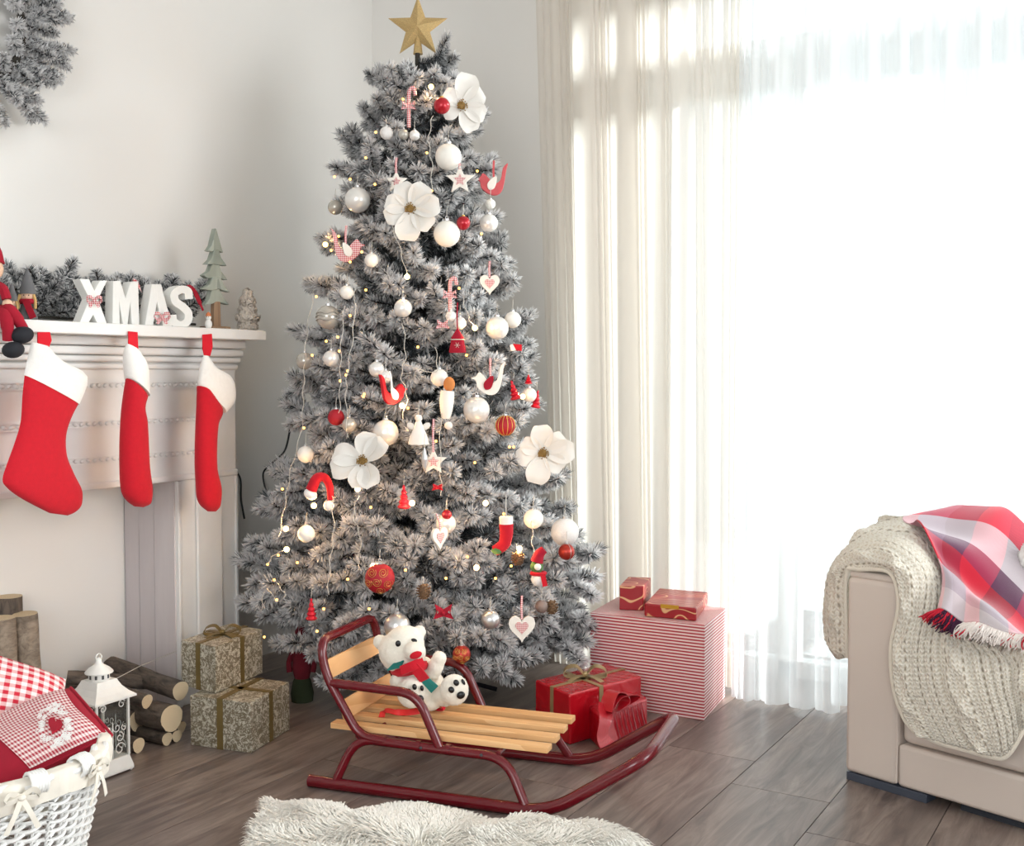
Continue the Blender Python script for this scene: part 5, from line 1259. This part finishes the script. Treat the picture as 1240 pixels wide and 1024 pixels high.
g_ = G('lantern_glass'); a_ = g_.node('BsdfTransparent', {'Color': (.93, .95, .95, 1)}); b_ = g_.node('BsdfGlossy', {'Roughness': .05}); x_ = g_.node('MixShader', {0: .07}); g_.t.links.new(a_.outputs[0], x_.inputs[1]); g_.t.links.new(b_.outputs[0], x_.inputs[2]); m_lg = g_.end(x_.outputs[0])
for k in range(4):
    MB().box((.0455, -.046, .042), (.0465, .046, .197), Matrix.Rotation(k * PI / 2, 4, 'Z')).build('glass_pane', m_lg, lt, smooth=0)

# ================================================================== wicker basket with cushions
BR = .245; BZ = .262
ext = Vector((-1.915, 1.525, 0)); BC = ext - CR * BR; BC = Vector((BC.x - .005, BC.y - .01, 0))
bk = thing('wicker_basket', 'white painted wicker basket holding two checked cushions', 'basket', BC)
m_wick = plain('white_wicker', (232, 232, 230), .55, var=.08, scale=60, bump=.2)
m_liner = plain('cream_cotton_liner', (226, 220, 208), .9, var=.04, scale=30, bump=.2)
def brad(z): return .185 + (BR - .185) * (z / BZ) ** .8
NS = 44
stake = []
for k in range(NS):
    a = 2 * PI * k / NS
    MB().tube([(brad(z) * math.cos(a), brad(z) * math.sin(a), z) for z in np.linspace(.006, BZ, 7)], .0032, 6).build('stake', m_wick, bk)
for j in range(24):
    z = .010 + j * (BZ - .05) / 23; pts = []
    for i in range(NS * 4):
        a = 2 * PI * i / (NS * 4); ph = (a * NS / 2 + (j % 2) * PI)
        r_ = brad(z) + .0075 * math.cos(ph); pts.append((r_ * math.cos(a), r_ * math.sin(a), z + .0034 * math.sin(ph * 1.0)))
    MB().tube(pts, .0042, 6, True, flat=1.0).build('weaver', m_wick, bk)
MB().lathe([(0, .004), (.18, .004), (.18, .010), (0, .010)], 32).build('bottom', m_wick, bk)
for j, (dr, dz) in enumerate(((0, 0), (.008, .008), (-.006, .011))):
    MB().tube([((BR + dr + .004 * math.cos(17 * a + j * 2)) * math.cos(a), (BR + dr + .004 * math.cos(17 * a + j * 2)) * math.sin(a), BZ - .006 + dz + .004 * math.sin(17 * a + j * 2)) for a in np.linspace(0, 2 * PI, 161)[:-1]], .0075, 8, True).build('rim_coil', m_wick, bk)
# liner: cloth folded over the rim
def ln(u, v):
    a = 2 * PI * u; rip = .004 * math.sin(31 * a) + .003 * math.sin(13 * a + 1)
    prof = [(BR - .03, BZ - .08), (BR - .018, BZ - .01), (BR - .004, BZ + .016), (BR + .014, BZ + .012), (BR + .017, BZ - .012), (BR + .014, BZ - .036)]
    x = v * 5; i = min(int(x), 4); f = x - i; r_ = prof[i][0] * (1 - f) + prof[i + 1][0] * f; z = prof[i][1] * (1 - f) + prof[i + 1][1] * f
    gap = .0
    return ((r_ + rip * v) * math.cos(a), (r_ + rip * v) * math.sin(a), z + rip * .6 * v - .010 * v * math.sin(3 * a) ** 2)
MB().grid(ln, 260, 20, th=.0012).build('liner', m_liner, bk, smooth=70)
def tie(a):
    c, s = math.cos(a), math.sin(a); rad = Vector((c, s, 0)); tan = Vector((-s, c, 0)); p0 = rad * (BR + .022) + Vector((0, 0, BZ - .012))
    MB().ell(p0 + rad * .004, (.008, .008, .006), 10, 8).build('tie_knot', m_liner, bk)
    for k in (-1, 1):
        MB().ribbon(smooth_path([p0, p0 + tan * (k * .022) + Vector((0, 0, .012)) + rad * .006, p0 + tan * (k * .03) + Vector((0, 0, -.004)) + rad * .006, p0 + rad * .005], 5), .011, Vector((0, 0, 1)) + rad * .3, .001).build('tie_loop', m_liner, bk)
        MB().ribbon(smooth_path([p0 + rad * .004, p0 + tan * (k * .014) + Vector((0, 0, -.03)) + rad * .008, p0 + tan * (k * .03) + Vector((0, 0, -.065)) + rad * .004], 5), .010, tan, .001).build('tie_tail', m_liner, bk)
acam = math.atan2(-BC.y, -BC.x)
for a in (acam + .28, acam + .95): tie(a)
# rim handle wrap
for a in (acam + .42, acam + .85):
    m = MB(); c, s = math.cos(a), math.sin(a)
    for j in range(6):
        aj = a + (j - 2.5) * .022; p = Vector((math.cos(aj) * (BR + .004), math.sin(aj) * (BR + .004), BZ + .002)); rd = Vector((math.cos(aj), math.sin(aj), 0))
        m.tube([p + rd * (.021 * math.cos(t)) + Vector((0, 0, .021 * math.sin(t))) for t in np.linspace(0, 2 * PI, 13)[:-1]], .0036, 6, True)
    m.build('handle_wrap', m_wick, bk, kind='stuff')
m_ging_s = gingham('small_red_gingham', 26, (244, 230, 228), (170, 26, 50)); m_ging_l = gingham('large_red_gingham', 11, (244, 234, 232), (196, 34, 56)); m_darkred = plain('dark_red_cotton', (158, 8, 40), .85, var=.06, bump=.2)
def pillow(o, A, B_, C_, D_, th, mat, name='cover', n=28, u0=0, u1=1, off=0, both=True):
    A, B_, C_, D_ = (Vector(q) for q in (A, B_, C_, D_)); nrm = (B_ - A).cross(D_ - A).normalized()
    if nrm.dot(-CF) < 0: nrm = -nrm
    def f(s):
        def fn(u, v):
            u = u0 + (u1 - u0) * u; p = A.lerp(B_, u).lerp(D_.lerp(C_, u), v)
            k = (max(0, 1 - abs(2 * u - 1) ** 3.2) * max(0, 1 - abs(2 * v - 1) ** 3.2)) ** .55
            pin = .035 * (math.sin(PI * u) * (v - .5) * (A - D_) * -0 if 0 else Vector((0, 0, 0)))
            wr_ = .0035 * math.sin(9 * u + 5 * v) * k
            return p + nrm * (s * (th * k + wr_) + (off if s > 0 else 0)) + pin
        return fn
    m = MB().grid(f(1), n, n)
    if both:
        g2 = MB().grid(f(-1), n, n); m.add(g2.v, [tuple(reversed(q)) for q in g2.f], [g2.uv[i] for i in range(len(g2.v))])
    return m.build(name, mat, o, world=True, smooth=80), f(1), nrm
# front cushion with heart
A, B_, C_, D_ = P(86, 832, 2.62), P(137, 891, 2.42), P(-55, 985, 2.28), P(-110, 930, 2.48)
cu = thing('heart_cushion', 'dark red cushion with fine gingham panel and red heart in the basket', 'cushion', (A + B_ + C_ + D_) / 4, 0, 'cushions in the basket')
_, f1, nr = pillow(cu, A, B_, C_, D_, .045, m_darkred)
mpanel, _, _ = pillow(cu, A, B_, C_, D_, .045, m_ging_s, 'gingham_panel', off=.0018, both=False)
# rebuild panel restricted to v in 0..0.5
bpy.data.objects.remove(mpanel)
def pf(u, v): return f1(.05 + .93 * u, .045 + .47 * v + .03 * math.sin(PI * u)) + nr * .002
gp = MB().grid(pf, 30, 24, th=.0008)
m_ging_p = G('fine_panel_gingham'); gg = m_ging_p; x = gg.node('SeparateXYZ', {0: gg.tc('UV')})
sa = gg.step(gg.math('PINGPONG', gg.math('MULTIPLY', x.outputs[0], 19), .5), .25, .04); sb = gg.step(gg.math('PINGPONG', gg.math('MULTIPLY', x.outputs[1], 24), .5), .25, .04)
m_ging_p = gg.end(gg.bsdf(gg.mix(gg.math('MULTIPLY', gg.math('ADD', sa, sb), .5), rgb(244, 230, 228), rgb(172, 30, 52)), .9))
gp.build('gingham_panel', m_ging_p, cu, world=True, smooth=80)
MB().tube([f1(u_, .004) for u_ in np.linspace(0.01, .99, 20)] + [f1(.996, v_) for v_ in np.linspace(.01, .99, 24)], .0035, 6).build('piping', m_darkred, cu, world=True)
best = min(((f1(a / 40, b / 60), a, b) for a in range(2, 39) for b in range(1, 45)), key=lambda q: abs((q[0] - CO).dot(CR) / depth(q[0]) * FPX + 620 - 66) + abs(512 - FPX * (q[0] - CO).dot(CU) / depth(q[0]) - 877))
hc = best[0]; hn = (f1(best[1] / 40 + .03, best[2] / 60) - hc).cross(f1(best[1] / 40, best[2] / 60 + .03) - hc).normalized()
if hn.dot(CO - hc) < 0: hn = -hn
def onp(px, py, d): r_ = ray(px, py); t = ((hc + hn * d - CO).dot(hn)) / r_.dot(hn); return CO + r_ * t
hpts = []
for x, z in hearts(1.0, 28):
    x, z = x * .85, z * .95; a = -.30; hpts.append(onp(66 + x * math.cos(a) - z * math.sin(a), 877 - (x * math.sin(a) + z * math.cos(a)), .0065))
MB().prism(hpts, -hn * .004).build('heart_applique', m_feltdark, cu, world=True)
m = MB(); R = random.Random(4)
for k in range(120):
    a = R.random() * 2 * PI; r_ = R.uniform(15, 24); c0 = onp(66 + r_ * math.cos(a) * .9, 878 - r_ * math.sin(a) * 1.1, .0052)
    e1 = (B_ - A).normalized(); e2 = hn.cross(e1); m.tube([c0 + e1 * (.0042 * math.cos(t)) + e2 * (.0042 * math.sin(t)) for t in np.linspace(0, 2 * PI, 8)[:-1]], .0009, 4, True)
m.build('lace_embroidery', m_white, cu, world=True, kind='stuff')
# rear gingham cushion
A, B_, C_, D_ = P(-40, 770, 2.62), P(86, 836, 2.66), P(40, 900, 2.52), P(-110, 860, 2.50)
c2 = thing('gingham_cushion', 'red gingham cushion with bigger squares behind the heart cushion', 'cushion', (A + B_ + C_ + D_) / 4, 0, 'cushions in the basket')
pillow(c2, P(-60, 775, 2.66), P(80, 822, 2.74), P(70, 905, 2.60), P(-90, 900, 2.50), .05, m_ging_l)
# ================================================================== sheepskin rug
def fur_rug():
    top = [(317, 1021), (322, 1000), (330, 984), (345, 984), (362, 986), (385, 996), (411, 1003), (436, 1001), (458, 999), (480, 994), (500, 993), (535, 999), (578, 1011), (605, 1013), (633, 1013), (663, 1004), (697, 1009), (740, 1020), (775, 1036)]
    pts = [onz(x, y, .004) for x, y in top]
    far = [onz(775, 1080), onz(700, 1180), onz(520, 1230), onz(360, 1180), onz(300, 1080)]
    pts = [Vector((p.x, p.y, 0)) for p in pts + far]; c = sum(pts, Vector()) / len(pts)
    o = thing('sheepskin_rug', 'fluffy white sheepskin rug on the floor in front of the sledge', 'rug', (c.x, c.y, 0))
    loc = [p - c for p in pts]; n = len(loc); K = 8; vs = []
    for j in range(K + 1):
        s = j / K
        for p in loc: vs.append((p.x * s, p.y * s, .004 + .012 * (1 - s ** 6)))
    fs = [(j * n + k, j * n + (k + 1) % n, (j + 1) * n + (k + 1) % n, (j + 1) * n + k) for j in range(K) for k in range(n)]
    m_hide = plain('cream_hide', (232, 228, 218), .95, var=.03)
    MB().add(vs, fs).build('hide', m_hide, o)
    # hair strands, lying outwards in locks
    xs = np.array([p.x for p in loc]); ys = np.array([p.y for p in loc]); rg = np.random.default_rng(3); N = 80000
    k = rg.integers(0, n, N); f = rg.random(N); s = np.sqrt(rg.random(N)); s = np.where(rg.random(N) < .3, .86 + .14 * rg.random(N), s)
    k2 = (k + 1) % n; bx = (xs[k] * (1 - f) + xs[k2] * f) * s; by = (ys[k] * (1 - f) + ys[k2] * f) * s
    # only where the picture could see it
    wy_ = by + c.y; keep = wy_ > 1.25; bx, by, s = bx[keep], by[keep], s[keep]; N = len(bx)
    ang = np.arctan2(by, bx) + 1.1 * np.sin(bx * 31 + 2 * np.sin(by * 23)) * .6 + 1.0 * np.sin(by * 37 + bx * 11) * .5 + rg.normal(0, .22, N)
    ln = rg.uniform(.028, .055, N); h = rg.uniform(.3, 1.2, N) * .028
    base = np.stack([bx, by, .005 + .010 * (1 - s ** 6)], 1); d = np.stack([np.cos(ang), np.sin(ang), np.zeros(N)], 1); sd = np.stack([-np.sin(ang), np.cos(ang), np.zeros(N)], 1)
    up = np.array([0, 0, 1.]); wdt = .0015
    p1 = base + d * (ln * .35)[:, None] + up * (h * .8)[:, None]; p2 = base + d * (ln * .75)[:, None] + up * h[:, None]; p3 = base + d * ln[:, None] + up * (h * .75)[:, None]
    V = np.stack([base - sd * wdt, base + sd * wdt, p1 + sd * wdt, p1 - sd * wdt, p2 + sd * wdt * .7, p2 - sd * wdt * .7, p3], 1).reshape(-1, 3)
    i0 = np.arange(N)[:, None] * 7; q = np.concatenate([i0 + np.array([0, 1, 2, 3]), i0 + np.array([3, 2, 4, 5])], 0).tolist(); tr = (i0 + np.array([5, 4, 6])).tolist()
    me = bpy.data.meshes.new('wool_pile'); me.from_pydata(V.tolist(), [], q + tr)
    g = G('white_wool'); me.materials.append(g.end(g.bsdf(rgb(244, 242, 234), .75, 0, Sheen_Weight=.3)))
    hh = link('wool_pile', me, o); hh['kind'] = 'stuff'
fur_rug()

# ================================================================== sofa
SFo = Vector((-.744, 2.900, 0)); sdir = Vector((.953, -.303, 0)).normalized(); sn = Vector((.303, .953, 0)).normalized(); syaw = math.atan2(-.303, .953)
g = G('greige_leather'); v = g.tc(); n_ = g.noise(v, 420, 3); n3 = g.noise(v, 3, 3)
m_leather = g.end(g.bsdf(g.mix(n3, rgb(212, 200, 190), rgb(200, 187, 177)), .5, 0, g.bump(n_, .25, .0006)))
sf = thing('sofa', 'cream leather sofa with square arm and dark plinth before the window', 'sofa', SFo, syaw)
def sbox(name, a, b, bev=.012, seg=4, mat=None): return MB().box(a, b).build(name, mat or m_leather, sf, bevel=bev, seg=seg)
SD = .47
sbox('armrest', (0, 0, .022), (.146, SD, .530), .014, 5)
sbox('arm_top_pad', (.002, .004, .526), (.144, SD - .002, .546), .010, 5)
sbox('front_rail', (.147, .004, .022), (1.25, SD, .128), .010)
sbox('seat_base', (.152, .012, .131), (1.25, SD, .285), .018, 5)
sbox('seat_cushion', (.152, .010, .288), (1.25, SD, .415), .03, 6)
sbox('far_backrest', (1.255, .0, .022), (1.40, SD, .72), .03, 5)
m_plinth = plain('slate_blue_plinth', (66, 72, 84), .5)
MB().box((.004, .004, 0), (.225, .05, .021)).build('plinth', m_plinth, sf, bevel=.001)
MB().box((.3, .03, 0), (1.38, SD - .02, .0215)).build('plinth', plain('dark_recess_board', (40, 44, 52), .8), sf)
MB().tube([(.1465, .001, .03), (.1465, .001, .53)], .0022, 6).build('seam', m_leather, sf)

def K(px, py, n):
    """point of the picture ray at n metres behind the sofa front"""
    d = ray(px, py); t = ((SFo + sn * n - CO).dot(sn)) / d.dot(sn); return CO + d * t
# ---- knitted blanket
rows = [
    [(1026, 796, .03), (1025, 755, .02), (1024, 708, .01), (1029, 693, .004), (1056, 689, .0), (1080, 696, -.008), (1088, 732, -.02), (1079, 785, -.03), (1082, 832, -.035), (1094, 868, -.035), (1108, 886, -.035)],
    [(1012, 797, .10), (1008, 750, .09), (1009, 702, .07), (1029, 673, .05), (1068, 667, .03), (1102, 690, .0), (1108, 738, -.02), (1102, 787, -.04), (1106, 835, -.045), (1122, 873, -.045), (1136, 899, -.045)],
    [(1004, 780, .18), (1002, 735, .18), (1012, 686, .17), (1042, 659, .14), (1088, 656, .10), (1125, 690, .07), (1130, 742, .0), (1126, 788, -.04), (1132, 835, -.052), (1150, 877, -.05), (1166, 907, -.045)],
    [(1018, 788, .31), (1010, 725, .30), (1032, 662, .30), (1066, 645, .27), (1108, 650, .21), (1142, 690, .16), (1154, 744, .05), (1156, 790, -.035), (1164, 835, -.055), (1180, 880, -.055), (1195, 915, -.05)],
    [(1020, 780, .41), (1018, 715, .41), (1042, 652, .41), (1082, 638, .38), (1125, 645, .33), (1160, 690, .25), (1180, 744, .12), (1190, 792, -.015), (1200, 835, -.05), (1212, 876, -.06), (1218, 916, -.05)],
    [(1024, 770, .46), (1024, 705, .46), (1052, 645, .46), (1096, 632, .45), (1145, 640, .42), (1185, 690, .35), (1212, 740, .22), (1228, 790, .02), (1232, 830, -.035), (1236, 860, -.045), (1237, 888, -.045)],
    [(1030, 760, .47), (1030, 700, .47), (1062, 640, .47), (1110, 628, .47), (1165, 636, .46), (1215, 690, .42), (1250, 735, .3), (1268, 785, .08), (1266, 820, -.02), (1256, 845, -.035), (1243, 868, -.04)]]
def over(p, z=.0):
    """keep cloth off the sofa top"""
    q = p - SFo; s, n = q.dot(sdir), q.dot(sn)
    if -.001 < s < .15 and n > -.004 and p.z < .550: 
        # nearest way out: up, left, right(front side)
        cand = [(.550 - p.z, 'z'), (s + .006, 'l')]
        p = p.copy(); p.z = .550 if cand[0][0] < .09 or s > .03 else p.z
        if p.z < .550: p = p - sdir * (s + .006)
    if s >= .15 and n > -.012 and p.z < .43: p = p.copy(); p.z = .43 if n > .02 else p.z; 
    if s >= .13 and -.02 < n <= .02 and p.z < .43: p = p - sn * (n + .02)
    return p
NR = [[K(*c) for c in r] for r in rows]
def knit(u, v):
    p = over(net(NR, u, v)); e = .004
    du = (net(NR, min(u + e, 1), v) - net(NR, max(u - e, 0), v)); dv = (net(NR, u, min(v + e, 1)) - net(NR, u, max(v - e, 0))); n = du.cross(dv); n = n.normalized() if n.length > 1e-9 else Vector((0, 0, 1))
    if n.dot(CO - p) < 0: n = -n
    x = v * 5.0; cell = x % 1.0; t = u * 62          # seven pattern repeats across the width
    h = .0
    band = int(x) % 2
    if band == 0:                                   # plaited cable between two purl gutters
        c1, c2 = .5 + .24 * math.sin(t * .42), .5 - .24 * math.sin(t * .42)
        h += .010 * math.exp(-((cell - c1) / .17) ** 2) + .010 * math.exp(-((cell - c2) / .17) ** 2) - .004 * math.exp(-((cell - .02) / .05) ** 2)
    else:                                           # rib columns with eyelets
        h += .006 * abs(math.sin(cell * PI * 4)) ** .7 - .004 * (math.sin(t * 2.2) > .5) * math.exp(-((cell - .5) / .06) ** 2)
    h += .0012 * math.sin(t * 5.2 + 3.2 * math.cos(cell * PI * 8)) + .0006 * math.sin(v * 420)
    edge = min(1, min(v, 1 - v) * 14, min(u, 1 - u) * 30)
    return p + n * (h * edge + .006 * edge)
g = G('cream_wool_knit'); uvn = g.node('SeparateXYZ', {0: g.tc('UV')})
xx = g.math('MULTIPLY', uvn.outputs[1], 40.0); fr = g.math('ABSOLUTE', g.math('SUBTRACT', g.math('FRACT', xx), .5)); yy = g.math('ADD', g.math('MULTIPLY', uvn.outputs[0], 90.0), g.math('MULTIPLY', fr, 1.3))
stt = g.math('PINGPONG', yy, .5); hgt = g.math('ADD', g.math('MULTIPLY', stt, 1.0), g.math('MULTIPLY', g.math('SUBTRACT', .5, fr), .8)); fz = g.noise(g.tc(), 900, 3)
colk = g.mix(g.step(hgt, .30, .22), rgb(228, 215, 192), rgb(254, 248, 234))  # stitch hollows painted darker from the same height
eyelet_dark = g.math('MULTIPLY', g.step(g.math('PINGPONG', g.math('MULTIPLY', uvn.outputs[1], 10.0), .5), .44, .03), g.step(g.math('PINGPONG', g.math('MULTIPLY', uvn.outputs[0], 45.0), .5), .30, .08)); colk = g.mix(g.math('MULTIPLY', eyelet_dark, .75), colk, rgb(150, 132, 104))  # dark dots paint shaded eyelet holes into the colour
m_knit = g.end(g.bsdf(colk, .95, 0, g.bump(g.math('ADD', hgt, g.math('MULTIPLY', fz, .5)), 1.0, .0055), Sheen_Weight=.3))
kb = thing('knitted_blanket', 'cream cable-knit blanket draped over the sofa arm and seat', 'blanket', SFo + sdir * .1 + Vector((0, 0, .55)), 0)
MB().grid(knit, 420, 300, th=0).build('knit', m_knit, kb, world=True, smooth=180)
hem = [knit(u_, 0.0) for u_ in np.linspace(0, 1, 90)] ; MB().tube(hem, .0055, 8).build('knitted_edge', m_knit, kb, world=True)
hem = [knit(1.0, v_) for v_ in np.linspace(0, 1, 70)]; MB().tube(hem, .0055, 8).build('knitted_edge', m_knit, kb, world=True)

# ---- plaid blanket with fringe
prow = [
    [(1128, 632, .44), (1165, 620, .46), (1205, 619, .46), (1232, 634, .46), (1265, 668, .44), (1290, 720, .40)],
    [(1096, 637, .33), (1140, 636, .34), (1185, 645, .33), (1222, 668, .32), (1250, 705, .30), (1275, 750, .26)],
    [(1108, 640, .22), (1142, 655, .22), (1178, 680, .20), (1212, 712, .17), (1240, 742, .14), (1265, 775, .10)],
    [(1122, 650, .14), (1142, 680, .13), (1165, 702, .11), (1192, 728, .07), (1222, 755, .03), (1255, 785, .0)],
    [(1142, 700, .06), (1155, 712, .04), (1172, 724, .02), (1192, 742, -.02), (1222, 765, -.035), (1255, 786, -.04)],
    [(1138, 744, -.035), (1153, 752, -.045), (1170, 759, -.05), (1192, 765, -.052), (1222, 771, -.052), (1255, 779, -.05)]]
PR = [[K(*c) for c in r] for r in prow]
def plaid(u, v):
    p = net(PR, u, v); fold = .016 * math.sin(v * 15 + 3 * u) * math.sin(PI * min(1, v * 1.2)) + .008 * math.sin(u * 14 + 6 * v)
    return p + Vector((0, 0, .016 + fold * .8)) - sn * (.008 + fold * .6)
g = G('plaid_wool'); uvn = g.node('SeparateXYZ', {0: g.tc('UV')}); U_, V_ = uvn.outputs[0], uvn.outputs[1]
cu_ = g.node('ValToRGB'); g.set(cu_.inputs[0], U_); cv_ = g.node('ValToRGB'); g.set(cv_.inputs[0], V_)
def stops(n, st):
    e = n.color_ramp; e.interpolation = 'CONSTANT'
    while len(e.elements) < len(st): e.elements.new(.5)
    for k, (p_, c) in zip(e.elements, st): k.position = p_; k.color = rgb(*c)
stops(cu_, [(0, (206, 24, 54)), (.09, (120, 90, 116)), (.22, (88, 16, 58)), (.38, (204, 22, 52)), (.58, (60, 8, 40)), (.80, (186, 18, 48))])
stops(cv_, [(0, (222, 44, 70)), (.16, (222, 212, 218)), (.34, (92, 34, 78)), (.48, (190, 14, 44)), (.72, (206, 196, 204)), (.86, (232, 224, 226))])
tw = g.step(g.math('PINGPONG', g.math('MULTIPLY', g.math('ADD', U_, V_), 170), .5), .25, .1)
col = g.mix(g.math('ADD', .30, g.math('MULTIPLY', tw, .22)), cv_.outputs[0], cu_.outputs[0])
m_plaid = g.end(g.bsdf(col, .92, 0, g.bump(g.noise(g.tc(), 700, 3), .4, .001), Sheen_Weight=.3))
pb = thing('plaid_blanket', 'red, plum and white plaid wool blanket with fringe over the knitted one', 'blanket', SFo + sdir * .3 + sn * .2 + Vector((0, 0, .5)), 0)
MB().grid(plaid, 90, 80, th=.003).build('plaid_cloth', m_plaid, pb, world=True, smooth=180)
R = random.Random(8); fm = [plain('red_yarn', (196, 24, 50), .9), plain('plum_yarn', (56, 18, 48), .9), plain('white_yarn', (234, 226, 220), .9)]; ms = [MB(), MB(), MB()]
for k in range(230):
    u_ = k / 229; p = plaid(u_, 1.0); w = 0 if u_ < .12 else (1 if u_ < .38 and R.random() < .8 else (2 if u_ > .36 and R.random() < .82 else 0))
    q = p + Vector((0, 0, -R.uniform(.022, .040))) - sdir * (R.uniform(.0, .035) * (1.4 - u_)) - sn * R.uniform(.004, .016)
    ms[w].tube(smooth_path([p, p.lerp(q, .5) - sn * .006 + sdir * R.uniform(-.008, .008), q], 3), [.0018] * 6 + [.0011], 5)
for m, mt, nm in zip(ms, fm, ('red_fringe', 'plum_fringe', 'white_fringe')): m.build(nm, mt, pb, world=True, kind='stuff')
# fluffy cushion, just entering the frame
p = K(1294, 640, .34); o = thing('fluffy_cushion', 'fluffy cream cushion peeping in behind the plaid blanket at the picture edge', 'cushion', (p.x, p.y, .43), syaw)
mb = MB(); mb.ell((0, 0, .12), (.13, .05, .12), 24, 16); me = blob(mb, .006, 2, .002); me.materials.append(m_whitefelt); link('cover', me, o)
# gnome-like toy in the dark under the tree
bp2 = onz(366, 848); u = depth(bp2) / FPX; o = thing('nutcracker_elf', 'dark red cloth elf standing in the shade under the lowest branches', 'doll', (bp2.x, bp2.y, 0), YAW)
m_dkgreen = plain('shade_darkened_green_cloth', (48, 58, 34), .9, var=.1)  # elf's green and maroon darkened to hold the shade under the branches
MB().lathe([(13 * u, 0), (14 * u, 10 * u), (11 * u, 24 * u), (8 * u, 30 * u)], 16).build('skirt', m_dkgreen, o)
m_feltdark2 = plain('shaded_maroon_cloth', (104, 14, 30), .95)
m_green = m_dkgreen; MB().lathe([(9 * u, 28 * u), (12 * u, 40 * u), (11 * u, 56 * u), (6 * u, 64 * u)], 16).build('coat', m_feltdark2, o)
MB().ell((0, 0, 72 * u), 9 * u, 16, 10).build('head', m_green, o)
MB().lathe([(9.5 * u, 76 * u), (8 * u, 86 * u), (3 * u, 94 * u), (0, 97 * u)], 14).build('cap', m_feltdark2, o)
for k in (-1, 1): MB().tube(smooth_path([(k * 10 * u, 0, 60 * u), (k * 15 * u, -2 * u, 48 * u), (k * 14 * u, -5 * u, 36 * u)], 4), 3.4 * u, 8).build('arm', m_feltdark2, o)
